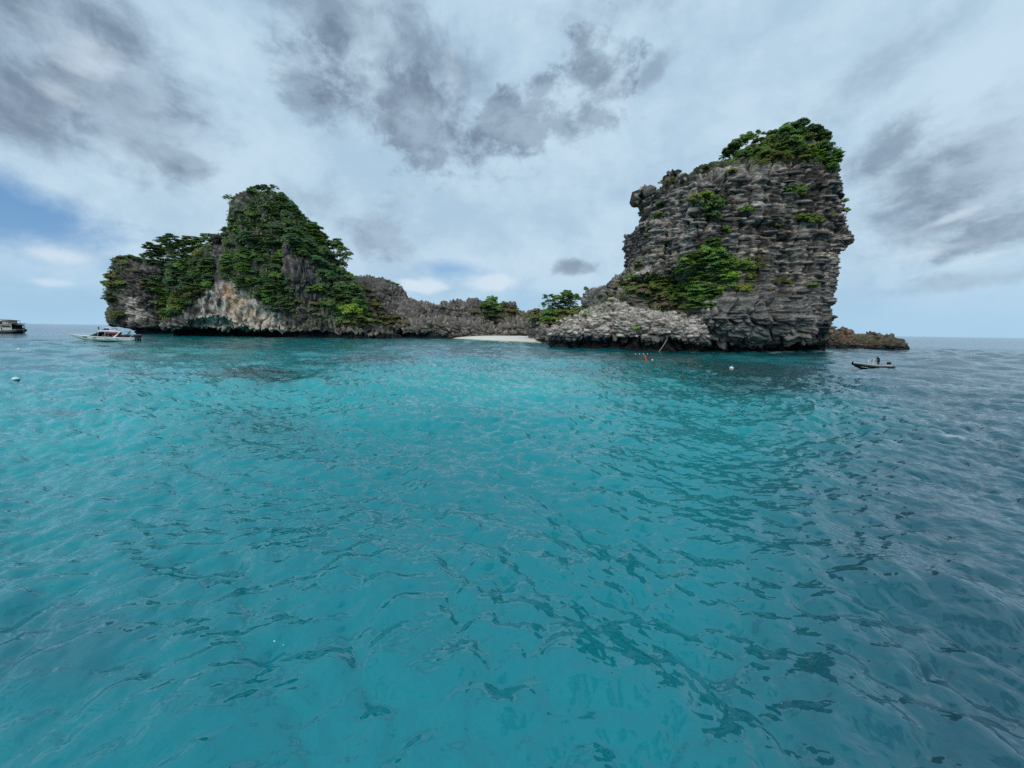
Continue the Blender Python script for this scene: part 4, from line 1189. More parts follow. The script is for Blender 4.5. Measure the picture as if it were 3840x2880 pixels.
grove('in the bright band beside the pale shelf', [(1545, 440, 72, 'Y', 'shrub'), (1480, 540, 72, 'Y', 'shrub'), (1430, 610, 50, 'Y', 'shrub'), (1640, 430, 60, 'O', 'shrub'), (1660, 520, 62, 'O', 'shrub'), (1760, 450, 78, 'Y', 'shrub'), (1860, 400, 70, 'O', 'shrub'), (1960, 350, 55, 'O', 'shrub'), (1550, 600, 55, 'O', 'shrub'), (1960, 480, 62, 'L', 'shrub')], cN, S3, 'shrubs beside the pale shelf')
S4 = 3.456
grove('in cracks of the pale shelf', [(1105, 600, 55, 'L', 'shrub'), (712, 470, 28, 'O', 'shrub'), (955, 555, 20, 'L', 'shrub'), (800, 235, 40, 'O', 'shrub')], cS, S4, 'shrubs beside the pale shelf')
fill('on the bare slope above the pale shelf', [(560, 160), (900, 0), (1150, -60), (1300, 80), (1100, 120), (700, 200)], 48, 14, cS, S4, 'shrubs on the slope', 'OGGO', ['shrub'], 36)
fill('between the pale shelf and the wooded ledge', [(1050, 180), (1400, 180), (1800, 330), (1850, 420), (1500, 360), (1200, 280)], 44, 16, cS, S4, 'shrubs on the slope', 'GOGG', ['shrub'], 37)
S5 = 1.7283
GT = 'trees crowning the tower'
grove('on the wooded crown of the tower', [(825, 300, 26, 'D', 'sparse'), (858, 265, 42, 'M', 'round'), (900, 222, 46, 'D', 'round'), (960, 180, 46, 'M', 'round'), (1042, 155, 34, 'M', 'sparse'), (1000, 255, 46, 'O', 'round'), (1085, 285, 46, 'M', 'round'), (1125, 185, 44, 'O', 'round'), (1150, 255, 50, 'O', 'round'),
      (1222, 112, 38, 'M', 'round'), (1235, 195, 48, 'M', 'sparse'), (1300, 250, 44, 'D', 'sparse'), (1325, 180, 40, 'O', 'sparse'), (1400, 118, 46, 'D', 'round'), (1455, 170, 48, 'D', 'round'), (1485, 240, 34, 'D', 'round'), (1536, 250, 24, 'M', 'sparse'), (1400, 262, 46, 'L', 'tier'), (1465, 308, 44, 'L', 'tier'), (1515, 360, 34, 'L', 'round')], cT, S5, GT)
grove('on the ledges at the very top edge', [(1060, 330, 34, 'O', 'sparse'), (1210, 300, 34, 'O', 'sparse'), (1130, 320, 30, 'D', 'sparse'), (870, 390, 34, 'O', 'shrub'), (700, 365, 24, 'O', 'shrub'), (1340, 300, 34, 'O', 'shrub')], cT, S5, GT)
fill('filling the rounded crown of the tower', [(880, 290), (1000, 210), (1150, 140), (1300, 115), (1440, 140), (1490, 220), (1510, 310), (1300, 300), (1100, 300)], 44, 20, cT, S5, GT, 'MDMO', ['round', 'round', 'tier'], 38)
grove('in a low front row on the tower rim', [(930, 265, 36, 'D', 'shrub'), (1060, 250, 38, 'M', 'shrub'), (1180, 170, 38, 'D', 'shrub'), (1270, 150, 38, 'M', 'shrub'), (1350, 130, 40, 'O', 'shrub'), (1440, 215, 40, 'D', 'shrub'), (1570, 310, 18, 'M', 'shrub')], cT, S5, GT)
GF = 'shrubs on the tower face'
grove('high left on the tower face', [(640, 580, 62, 'O', 'round'), (745, 615, 78, 'M', 'round'), (700, 560, 48, 'L', 'round'), (760, 680, 46, 'M', 'round'), (415, 600, 34, 'M', 'shrub'), (398, 675, 40, 'M', 'shrub'), (462, 460, 44, 'O', 'sparse'), (318, 800, 16, 'L', 'shrub'), (432, 832, 18, 'O', 'shrub')], cT, S5, GF)
grove('high right on the tower face', [(830, 775, 44, 'L', 'round'), (960, 640, 44, 'M', 'round'), (1155, 738, 30, 'O', 'shrub'), (1330, 690, 44, 'L', 'round'), (1390, 705, 50, 'L', 'round'), (1440, 720, 36, 'O', 'shrub'), (1500, 680, 34, 'O', 'round'), (1235, 510, 48, 'M', 'round'), (1320, 505, 42, 'M', 'round'), (1280, 540, 46, 'M', 'sparse'), (1600, 580, 22, 'L', 'round'), (1612, 640, 24, 'L', 'round')], cT, S5, GF)
grove('low on the tower face', [(1400, 1125, 30, 'Y', 'shrub'), (1170, 1100, 44, 'O', 'sparse'), (1230, 1110, 34, 'O', 'shrub'), (1050, 1000, 38, 'O', 'sparse'), (1020, 950, 34, 'O', 'sparse'), (1132, 960, 18, 'O', 'shrub'), (1120, 1150, 26, 'G', 'shrub')], cT, S5, GF)
GW = 'trees on the wooded ledge of the tower'
fill('low in front of the wooded ledge', [(200, 1090), (520, 1040), (620, 1230), (560, 1290), (420, 1210), (220, 1180)], 40, 18, cT, S5, GW, 'MLMO', ['round', 'tier', 'shrub'], 39)
fill('in the thick of the wooded ledge', [(560, 960), (760, 850), (860, 960), (880, 1060), (780, 1210), (620, 1220), (540, 1100)], 50, 18, cT, S5, GW, 'LMLL', ['round', 'round', 'tier'], 40)
grove('climbing the upper wooded ledge', [(745, 860, 42, 'M', 'tier'), (705, 910, 56, 'L', 'round'), (780, 920, 55, 'L', 'round'), (640, 965, 56, 'M', 'tier'), (720, 985, 62, 'M', 'tier'), (810, 985, 58, 'L', 'round'), (580, 1000, 48, 'M', 'tier'), (870, 1010, 48, 'L', 'round'), (530, 1030, 38, 'M', 'tier')], cT, S5, GW)
grove('at the yellowish end of the ledge', [(930, 990, 40, 'Y', 'round'), (985, 1010, 42, 'Y', 'round'), (980, 1070, 38, 'Y', 'round'), (950, 1150, 46, 'Y', 'round'), (890, 1060, 34, 'L', 'sparse'), (810, 1145, 34, 'Y', 'shrub'), (985, 1120, 26, 'Y', 'shrub')], cT, S5, GW)
grove('in the dense middle of the wooded ledge', [(620, 1060, 58, 'M', 'tier'), (690, 1100, 62, 'M', 'tier'), (590, 1130, 58, 'L', 'round'), (660, 1180, 72, 'M', 'tier'), (730, 1160, 48, 'M', 'tier'), (760, 1080, 46, 'D', 'tier'), (545, 1180, 44, 'M', 'tier'), (640, 1235, 44, 'M', 'tier'), (725, 1245, 32, 'L', 'tier')], cT, S5, GW)
grove('along the left of the wooded ledge', [(275, 985, 40, 'O', 'round'), (250, 1060, 36, 'O', 'shrub'), (320, 1080, 46, 'M', 'round'), (400, 1085, 52, 'M', 'tier'), (480, 1080, 50, 'M', 'tier'), (370, 1130, 46, 'L', 'round'), (460, 1150, 52, 'M', 'round'), (420, 1190, 46, 'O', 'round'), (500, 1210, 48, 'L', 'round'), (550, 1255, 40, 'L', 'shrub'), (300, 1170, 44, 'G', 'shrub'), (190, 1110, 34, 'O', 'shrub'), (350, 1220, 40, 'G', 'shrub'), (440, 1250, 40, 'G', 'shrub')], cT, S5, GW)

# undergrowth that nobody could count: small leaves over the rock in the wooded patches
def undergrowth(name, lab, V, N, polys, dens, size, tint, seed, extra=None):
    rng = np.random.default_rng(seed)
    P2 = project(V)
    near = np.zeros(len(V), np.float32)
    for poly, amt in polys:
        d = poly_sdf(P2[:, 0], P2[:, 1], poly)
        near = np.maximum(near, sstep(d, -10, 12) * amt)
    n2 = fbm(V / 2.6, 4, seed)
    ok = (near > 0.02) & (N[:, 1] < 0.35) & (V[:, 2] > 2.5)
    pr = near * sstep(n2 + 0.25 * np.clip(N[:, 2], -1, 1), -0.25, 0.25) * dens
    pick = np.where(ok & (rng.uniform(size=len(V)) < pr))[0]
    P_ = np.repeat(V[pick], 2, axis=0); N_ = np.repeat(N[pick], 2, axis=0)
    P_ = P_ + rng.normal(0, size * 0.8, P_.shape) + N_ * size * rng.uniform(0.0, 1.6, len(P_))[:, None]
    nn_ = N_ * 0.6 + np.array([0, 0, 0.7]) + rng.normal(0, 0.45, P_.shape)
    Vv, F, c = leaves(P_, nn_, size, rng)
    big = fbm(Vv / 5, 2, seed + 3)[:, None]
    c = c * (1 + 0.6 * big * np.array([1.3, .5, .6]))
    ob = link(name, mesh_np(name, Vv, F, False, c), None, [M_LEAF])
    ob.color = tint + (1,)
    tag(ob, lab, None, None, 'stuff')
veg_left = [(cL([(380, 680), (480, 640), (600, 620), (720, 600), (900, 560), (905, 900), (780, 920), (700, 1060), (560, 1140), (500, 1080), (540, 960), (430, 900), (520, 800), (560, 720)]), 0.9),
            (cL([(1000, 450), (1040, 380), (1060, 310), (1180, 300), (1250, 150), (1480, 190), (1600, 340), (1760, 520), (1900, 720), (2000, 850), (2060, 1000), (2130, 1170), (1850, 1170), (1780, 1020), (1710, 900), (1700, 720), (1560, 600), (1430, 600), (1450, 780), (1520, 850), (1570, 980), (1450, 1070), (1340, 1050), (1200, 980), (1150, 880), (1000, 830), (965, 760), (1000, 640)]), 0.6),
            (cL([(110, 760), (280, 640), (260, 900), (200, 1000), (110, 980)]), 0.5), (cL([(140, 1050), (240, 1040), (240, 1140), (130, 1140)]), 0.6),
            (cL([(1440, 1040), (1800, 1000), (1850, 1160), (1450, 1100)]), 0.35), (cL([(1050, 230), (1280, 200), (1280, 320), (1050, 320)]), 0.35)]
undergrowth('undergrowth', 'dark green undergrowth among the trees of the left island', LV, LN, veg_left, 0.50, 0.42, (0.080, 0.135, 0.058), 301)
veg_mid = [(cM([(200, 200), (330, 250), (440, 480), (580, 480), (580, 520), (200, 530)]), 0.5), (cN([(280, 420), (700, 420), (1000, 400), (1400, 400), (1750, 380), (1700, 560), (1480, 640), (1250, 600), (960, 500), (700, 560), (260, 500)]), 0.7)]
undergrowth('undergrowth', 'olive scrub covering the saddle behind the beach', MV, MN, veg_mid, 0.5, 0.30, (0.125, 0.14, 0.05), 302)
veg_right = [(cT([(120, 1130), (240, 1020), (460, 1060), (560, 980), (740, 830), (860, 900), (1000, 960), (1040, 1080), (860, 1100), (820, 1160), (740, 1240), (600, 1320), (450, 1240), (150, 1200)]), 0.8),
             (cT([(780, 340), (960, 250), (1240, 130), (1480, 160), (1600, 330), (1540, 420), (1500, 350), (1250, 320), (1000, 330), (850, 350)]), 0.55),
             (cS([(350, 420), (560, 280), (900, 60), (1300, 60), (1850, 380), (1500, 380), (1100, 230), (700, 250)]), 0.35)]
undergrowth('undergrowth', 'green scrub and creepers on the ledges of the tower', TV, TN, veg_right, 0.40, 0.24, (0.095, 0.165, 0.042), 303)
undergrowth('undergrowth', 'dry grey scrub along the upper edge of the pale shelf', SV, SN, [(cS([(100, 560), (560, 300), (900, 190), (1400, 320), (1900, 430), (1900, 470), (1400, 400), (900, 280), (560, 380), (200, 520)]), 0.5)], 0.35, 0.18, (0.16, 0.15, 0.09), 304)
# ------------------------------------------------------------------ boats, buoys, people
def bm_mesh(name, parts_, mats, smooth=False):
    """parts_: list of (verts, faces, material index)"""
    V, F, MI = [], [], []
    for v, f, mi in parts_:
        o = len(V); V += [tuple(q) for q in v]; F += [tuple(i + o for i in q) for q in f]; MI += [mi] * len(f)
    me = bpy.data.meshes.new(name); me.from_pydata(V, [], F); me.update()
    for mt in mats: me.materials.append(mt)
    for p_, mi in zip(me.polygons, MI): p_.material_index = mi; p_.use_smooth = smooth
    return me
def part(name, parent, geos, mats, smooth=False, label=None):
    if not isinstance(mats, (list, tuple)): mats = [mats]
    geos = [g if len(g) == 3 else (g[0], g[1], 0) for g in geos]
    o = bpy.data.objects.new(name, bm_mesh(name, geos, mats, smooth)); COL.objects.link(o)
    if parent: o.parent = parent
    if label: o['label'] = label
    return o
def box(x0, x1, y0, y1, z0, z1, bev=0.0):
    V = [(x, y, z) for z in (z0, z1) for x, y in ((x0, y0), (x1, y0), (x1, y1), (x0, y1))]
    if bev:
        V = [(x + (bev if x == x0 else -bev) * (z == z1), y + (bev if y == y0 else -bev) * (z == z1), z) for x, y, z in V]
    return V, [(0, 3, 2, 1), (4, 5, 6, 7), (0, 1, 5, 4), (1, 2, 6, 5), (2, 3, 7, 6), (3, 0, 4, 7)]
def loft(secs, close=True, cap=True):
    """closed rings with the same number of points"""
    n = len(secs[0]); V = [p_ for s in secs for p_ in s]; F = []
    for i in range(len(secs) - 1):
        for k in range(n if close else n - 1):
            a, b = i * n + k, i * n + (k + 1) % n
            F.append((a, b, b + n, a + n))
    if cap:
        F.append(tuple(range(n))[::-1]); F.append(tuple(range((len(secs) - 1) * n, len(secs) * n)))
    return V, F
def sphere(c, r, sz=1.0, nu=16, nv=10, z0=-1.0, z1=1.0):
    V, F = [], []
    for j in range(nv + 1):
        t = z0 + (z1 - z0) * j / nv
        th = math.asin(max(-1, min(1, t)))
        for i in range(nu):
            a = 2 * math.pi * i / nu
            V.append((c[0] + math.cos(th) * math.cos(a) * r, c[1] + math.cos(th) * math.sin(a) * r, c[2] + math.sin(th) * r * sz))
    for j in range(nv):
        for i in range(nu):
            F.append((j * nu + i, j * nu + (i + 1) % nu, (j + 1) * nu + (i + 1) % nu, (j + 1) * nu + i))
    return V, F
M_WHITE = simple_mat('white_gelcoat', (0.80, 0.81, 0.80), 0.25, var=0.04)
M_GREYGREEN = simple_mat('pale_grey_hull', (0.60, 0.68, 0.64), 0.3, var=0.08)
M_BLACK = simple_mat('black_rubber', (0.012, 0.012, 0.015), 0.5)
M_DKGLASS = simple_mat('tinted_glass', (0.02, 0.025, 0.03), 0.08)
M_GREENP = simple_mat('green_leaf_print', (0.03, 0.22, 0.08), 0.4)
M_REDP = simple_mat('red_paint', (0.50, 0.02, 0.05), 0.35)
M_ALU = simple_mat('aluminium', (0.70, 0.71, 0.72), 0.35, 0.4, var=0.06)
M_TEAK = simple_mat('brown_wood', (0.12, 0.06, 0.035), 0.6, var=0.3)
M_CREAMP = simple_mat('cream_paint', (0.52, 0.56, 0.48), 0.5, var=0.12)
M_HULLBLK = simple_mat('black_tarred_planks', (0.014, 0.014, 0.02), 0.55, var=0.3)
M_PINKROOF = simple_mat('faded_awning', (0.38, 0.28, 0.27), 0.8, var=0.15)
M_ORANGE = simple_mat('orange_vinyl', (0.80, 0.12, 0.04), 0.35)
M_ROPE = simple_mat('weathered_rope', (0.36, 0.34, 0.29), 0.9, var=0.25, scale=12)
M_SKIN = simple_mat('skin', (0.30, 0.17, 0.11), 0.6)
M_SUIT = simple_mat('dark_wetsuit', (0.010, 0.010, 0.014), 0.6)
M_BLUE = simple_mat('navy_shirt', (0.03, 0.05, 0.12), 0.8)
M_ORSH = simple_mat('orange_life_vest', (0.70, 0.16, 0.03), 0.8)
M_HAIR = simple_mat('black_hair', (0.012, 0.010, 0.010), 0.5)

def hull_secs(L, B, zs, zk, n=16, full=2.2, tuck=0.92):
    """cross sections from stern (x = 0) to bow (x = L); zs sheer height, zk keel height as functions of u"""
    secs = []
    for i in range(n + 1):
        u = i / n; x = L * u
        b = B / 2 * (1 - u ** full) * (tuck + (1 - tuck) * min(1, u * 4)) + 0.015
        s, k = zs(u), zk(u)
        xs = x
        ch = k + (s - k) * (0.42 + 0.25 * u)
        xo = lambda z: xs - 0.0
        secs.append([(xs, 0, k), (xs, b * 0.80, k + (ch - k) * 0.55), (xs, b * 0.95, ch), (xs, b, s), (xs, -b, s), (xs, -b * 0.95, ch), (xs, -b * 0.80, k + (ch - k) * 0.55)])
    return secs

# people: joints -> one skinned body
def person(loc, rz, joints, label, group=None, suit=None, skin=None, hair=True, head_r=0.105, size=1.0):
    J = {k: Vector(v) * size for k, v in joints.items()}
    order = ['pelvis', 'waist', 'chest', 'neck', 'head', 'crown', 'shL', 'elL', 'wrL', 'hdL', 'shR', 'elR', 'wrR', 'hdR', 'hipL', 'knL', 'anL', 'toL', 'hipR', 'knR', 'anR', 'toR']
    rad = {'pelvis': .145, 'waist': .125, 'chest': .155, 'neck': .058, 'head': .095, 'crown': .085, 'sh': .062, 'el': .045, 'wr': .032, 'hd': .036, 'hip': .095, 'kn': .065, 'an': .045, 'to': .038}
    edges = [('pelvis', 'waist'), ('waist', 'chest'), ('chest', 'neck'), ('neck', 'head'), ('head', 'crown')]
    for S in 'LR':
        edges += [('chest', 'sh' + S), ('sh' + S, 'el' + S), ('el' + S, 'wr' + S), ('wr' + S, 'hd' + S), ('pelvis', 'hip' + S), ('hip' + S, 'kn' + S), ('kn' + S, 'an' + S), ('an' + S, 'to' + S)]
    me = bpy.data.meshes.new('body')
    me.from_pydata([J[k] for k in order], [(order.index(a), order.index(b)) for a, b in edges], [])
    o = bpy.data.objects.new('tmp', me); COL.objects.link(o)
    sk = o.modifiers.new('sk', 'SKIN'); sk.use_smooth_shade = True
    if not me.skin_vertices:
        bpy.context.view_layer.objects.active = o
    lay = me.skin_vertices[0].data if me.skin_vertices else None
    if lay:
        for i, k in enumerate(order):
            r_ = rad.get(k) or rad[k[:-1]]
            lay[i].radius = (r_ * size, r_ * size); lay[i].use_root = (k == 'pelvis')
    sb = o.modifiers.new('sb', 'SUBSURF'); sb.levels = 1; sb.render_levels = 1
    dg = bpy.context.evaluated_depsgraph_get()
    ev = bpy.data.meshes.new_from_object(o.evaluated_get(dg))
    bpy.data.objects.remove(o)
    ev.name = 'person'
    ob = bpy.data.objects.new('person', ev); COL.objects.link(ob)
    ob.location = loc; ob.rotation_euler = (0, 0, rz)
    ev.materials.clear(); ev.materials.append(suit or M_SUIT); ev.materials.append(skin or M_SKIN)
    hc = J['head']; hands = [J['hdL'], J['hdR']]
    for p_ in ev.polygons:
        c = p_.center
        p_.material_index = 1 if ((c - hc).length < .14 * size and c.z > J['neck'].z + 0.01) or min((c - h).length for h in hands) < .06 * size else 0
    tag(ob, label, 'person', group)
    # hair and face features are children
    fw = Vector((0, 0, 0)) + (J['head'] - J['neck']); fwd = Vector(joints.get('face', (1, 0, 0))).normalized()
    v, f = sphere((J['head'].x - fwd.x * 0.015, J['head'].y - fwd.y * .015, J['head'].z + 0.035 * size), 0.112 * size, 1.0, 12, 8, -0.15, 1.0)
    part('hair', ob, [(v, f)], M_HAIR, True)
    nose = J['head'] + fwd * 0.10 * size
    v, f = sphere(nose, 0.018 * size, 1.3, 6, 4); part('nose', ob, [(v, f)], M_SKIN, True)
    side = Vector((-fwd.y, fwd.x, 0))
    for sg in (-1, 1):
        v, f = sphere(J['head'] + side * 0.095 * size * sg, 0.026 * size, 1.3, 6, 4); part('ear', ob, [(v, f)], M_SKIN, True)
        v, f = sphere(J['head'] + fwd * 0.092 * size + side * 0.035 * size * sg + Vector((0, 0, .02 * size)), 0.011 * size, 1, 6, 4); part('eye', ob, [(v, f)], M_BLACK, True)
        h = J['hd' + 'LR'[sg > 0]]; d_ = (h - J['wr' + 'LR'[sg > 0]]).normalized()
        for q in range(4):
            s0 = h + side * (q - 1.5) * 0.016 * size + d_ * 0.02; L_ = (0.06, 0.072, 0.068, 0.052)[q] * size
            part('finger', ob, [tube([s0, s0 + d_ * L_ * .55, s0 + d_ * L_ * .85 + Vector((0, 0, -.03 * size))], [.009 * size, .008 * size, .006 * size], 5)], M_SKIN, True)
        s0 = h + side * 0.03 * size * sg; part('thumb', ob, [tube([s0, s0 + (d_ + side * sg) * 0.025 * size, s0 + (d_ * 1.6 + side * sg) * 0.03 * size], [.011 * size, .009 * size, .007 * size], 5)], M_SKIN, True)
    return ob
STAND = dict(pelvis=(0, 0, .92), waist=(0, 0, 1.08), chest=(0.01, 0, 1.30), neck=(0.02, 0, 1.48), head=(0.04, 0, 1.60), crown=(0.04, 0, 1.69), shL=(0, -.19, 1.40), elL=(.03, -.24, 1.12), wrL=(.12, -.22, .90), hdL=(.16, -.21, .84),
             shR=(0, .19, 1.40), elR=(.03, .24, 1.12), wrR=(.12, .22, .90), hdR=(.16, .21, .84), hipL=(0, -.10, .86), knL=(.03, -.11, .48), anL=(0, -.11, .09), toL=(.14, -.12, .03), hipR=(0, .10, .86), knR=(.03, .11, .48), anR=(0, .11, .09), toR=(.14, .12, .03), face=(1, 0, 0))
HELM = dict(STAND, pelvis=(-.05, 0, .90), waist=(-.02, 0, 1.05), chest=(.08, 0, 1.26), neck=(.16, 0, 1.41), head=(.22, 0, 1.50), crown=(.25, 0, 1.58), shL=(.08, -.19, 1.35), elL=(.22, -.24, 1.14), wrL=(.42, -.16, 1.10), hdL=(.50, -.14, 1.09),
            shR=(.08, .19, 1.35), elR=(.22, .24, 1.14), wrR=(.42, .16, 1.10), hdR=(.50, .14, 1.09))
SIT = dict(STAND, pelvis=(0, 0, .10), waist=(-.02, 0, .26), chest=(0, 0, .48), neck=(.02, 0, .66), head=(.04, 0, .78), crown=(.04, 0, .87), shL=(0, -.19, .58), elL=(.06, -.22, .32), wrL=(.24, -.18, .22), hdL=(.30, -.16, .20),
           shR=(0, .19, .58), elR=(.06, .22, .32), wrR=(.24, .18, .22), hdR=(.30, .16, .20), hipL=(.03, -.10, .09), knL=(.42, -.12, .12), anL=(.44, -.12, -.28), toL=(.57, -.12, -.33), hipR=(.03, .10, .09), knR=(.42, .12, .12), anR=(.44, .12, -.28), toR=(.57, .12, -.33))

def outboard(parent, x, y, z, s=1.0, m_cowl=None):
    o = part('outboard_motor', parent, [loft([[(x - .28 * s * a, y - .17 * s * b, z + h * s), (x + .22 * s * a, y - .15 * s * b, z + h * s), (x + .22 * s * a, y + .15 * s * b, z + h * s), (x - .28 * s * a, y + .17 * s * b, z + h * s)] for h, a, b in ((.30, .7, .7), (.42, 1, 1), (.72, 1, 1), (.84, .7, .8))])], m_cowl or M_BLACK)
    part('motor_leg', o, [box(x - .12 * s, x + .06 * s, y - .06 * s, y + .06 * s, z - .55 * s, z + .32 * s)], M_BLACK)
    return o

def speedboat(px0, py0, L, head, label, paint, roof_col, outb, lift=0.0):
    """px0, py0: the pixel of the stern at the waterline; bow to the left"""
    base = sea(px0, py0)
    t = empty('speedboat', (base.x, base.y, lift), head)
    tag(t, label, 'speedboat', 'speedboats at anchor')
    B = L * 0.215
    zs = lambda u: 0.78 + 0.10 * u + 0.52 * u * u * (L / 15)
    zk = lambda u: -0.35 + 1.55 * (max(0, u - 0.62) / 0.38) ** 1.7 * (L / 15)
    secs = hull_secs(L, B, zs, zk, 20, 2.4)
    V, F = loft(secs, True, True)
    lo = [];
    part('hull', t, [(V, F)], [paint], True)
    # white gunwale band and deck
    def edge(u, k, dz): 
        s = hull_secs(L, B, zs, zk, 20, 2.4)[int(round(u * 20))]; return Vector(s[k]) + Vector((0, 0, dz))
    G = []
    for i in range(21):
        s = secs[i]; b = s[3][1] + 0.05; z = s[3][2]
        G.append([(s[3][0], b, z - 0.13), (s[3][0], b + 0.02, z + 0.04), (s[3][0], b * .82, z + 0.08), (s[3][0], -b * .82, z + 0.08), (s[3][0], -b - 0.02, z + 0.04), (s[3][0], -b, z - 0.13)])
    part('deck', t, [loft(G, True, True)], M_WHITE, True)
    # cockpit coaming (dark interior seen over the side), seats, windscreen
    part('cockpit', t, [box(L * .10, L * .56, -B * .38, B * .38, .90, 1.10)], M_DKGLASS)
    for k in range(5):
        part('bench', t, [box(L * (.14 + .075 * k), L * (.14 + .075 * k) + .45, -B * .33, B * .33, 1.08, 1.48, .04)], simple_mat('seat_vinyl', (.10, .06, .07), .6) if k == 0 else bpy.data.materials['seat_vinyl'])
    ws = [(L * .56, -B * .36, 1.05), (L * .68, -B * .20, 1.12), (L * .68, B * .20, 1.12), (L * .56, B * .36, 1.05), (L * .50, -B * .34, 1.75), (L * .57, -B * .22, 1.82), (L * .57, B * .22, 1.82), (L * .50, B * .34, 1.75)]
    part('windscreen', t, [(ws, [(0, 1, 5, 4), (1, 2, 6, 5), (2, 3, 7, 6), (4, 5, 6, 7)])], M_DKGLASS)
    # hard top: swept canopy that runs down into the foredeck
    top = []
    for i in range(15):
        u = i / 14; x = L * (.155 + .50 * u)
        z = 2.28 + .16 * math.sin(min(1, u * 1.5) * 1.57) - 1.15 * max(0, u - .62) ** 1.25 / (.38 ** 1.25)
        hb = B * (.46 - .10 * u)
        th = .15 + .12 * math.sin(u * 3.14)
        top.append([(x, -hb, z), (x, -hb * .6, z + .10), (x, hb * .6, z + .10), (x, hb, z), (x, hb * .95, z - th), (x, -hb * .95, z - th)])
    tp = part('hard_top', t, [loft(top, True, True)], roof_col, True)
    for sg in (-1, 1):
        y = sg * B * .43
        part('roof_strut', t, [loft([[(L * x - w_, y - .04, z), (L * x + w_, y - .04, z), (L * x + w_, y + .04, z), (L * x - w_, y + .04, z)] for x, z, w_ in ((.27, .92, .30), (.225, 1.5, .17), (.175, 2.16, .20))])], M_WHITE)
        part('roof_post', t, [tube([(L * .40, y, .95), (L * .40, y, 2.2)], [.035, .035], 6)], M_WHITE)
        part('roof_post', t, [tube([(L * .52, y * .95, 1.0), (L * .50, y * .95, 2.1)], [.035, .035], 6)], M_WHITE)
        rl = [(L * .70, sg * B * .34, 1.25), (L * .72, sg * B * .33, 1.55), (L * .93, sg * B * .12, 1.72), (L * .96, sg * .03, 1.45)]
        part('bow_rail', t, [tube(rl, [.02] * 4, 5)], M_ALU)
    for k in range(outb):
        outboard(t, -.15, (k - (outb - 1) / 2) * .62, .55, 1.15)
    part('stern_frame', t, [tube([(.5, -B * .4, .85), (.1, -B * .4, 1.55), (.1, B * .4, 1.55), (.5, B * .4, .85)], [.04] * 4, 6)], M_WHITE)
    return t, L, B, secs

sb, L_, B_, secs_ = speedboat(516, 1281.5, 15.0, math.pi + R(4), 'white speedboat with green leaf prints on its hull, nearest boat on the left', M_GREYGREEN, M_WHITE, 3, 0.16)
# prints on the side that faces the camera (local +y after the turn)
def print_on(secs, L, u0, u1, w0, w1, shape):
    pts = []
    for (a, b) in shape:
        u = u0 + (u1 - u0) * a; i = min(int(u * 20), 19); f = u * 20 - i
        def P_(k): return Vector(secs[i][k]).lerp(Vector(secs[i + 1][k]), f)
        lo_, hi_ = P_(2), P_(3)
        w_ = w0 + (w1 - w0) * b
        q = lo_.lerp(hi_, w_) if w_ >= 0 else lo_.lerp(P_(1), -w_)
        pts.append(q + Vector((0, 0.02, 0)))
    return pts, [tuple(range(len(pts)))]
leafA = [(0, .35), (.12, .9), (.4, 1), (.75, .85), (1, .55), (.8, .2), (.5, 0), (.2, .05)]
swoosh = [(0, .1), (.15, .45), (.45, .62), (1, 1), (.75, .5), (.5, .22), (.2, 0)]
part('leaf_print', sb, [print_on(secs_, L_, .54, .62, -.5, .70, leafA)], M_GREENP)
part('swoosh_print', sb, [print_on(secs_, L_, .26, .42, -.3, .62, swoosh)], M_GREENP)
part('swoosh_print', sb, [print_on(secs_, L_, .15, .25, -.3, .55, swoosh)], M_GREENP)
part('hull_window', sb, [print_on(secs_, L_, .70, .79, .15, .60, [(0, 0), (0, .8), (.15, 1), (1, .9), (.85, 0)])], M_DKGLASS)
rb, L2_, B2_, secs2_ = speedboat(446, 1256, 11.5, math.pi - R(10), 'red and white speedboat lying half hidden behind the white one', M_REDP, M_WHITE, 2, 0.38)
for i, (dx, lab, mt_) in enumerate(((9.8, 'dark figure standing on the bow of the red speedboat', M_SUIT),)):
    w_ = rb.matrix_basis @ Vector((dx, 0, 1.25))
    person(w_, math.pi - R(10), STAND, lab, 'people on the red speedboat', mt_, size=.95)
for i, (dx, dy, mt_, lab) in enumerate(((8.0, -.3, M_BLUE, 'figure in navy sitting on the foredeck of the red speedboat'), (7.1, .35, M_ORSH, 'figure in orange vest sitting behind the navy one, red speedboat'), (6.4, -.1, M_BLUE, 'figure in navy sitting just before the red speedboat windscreen'))):
    w_ = rb.matrix_basis @ Vector((dx, dy, 1.22))
    person(w_, math.pi - R(10), SIT, lab, 'people on the red speedboat', mt_)

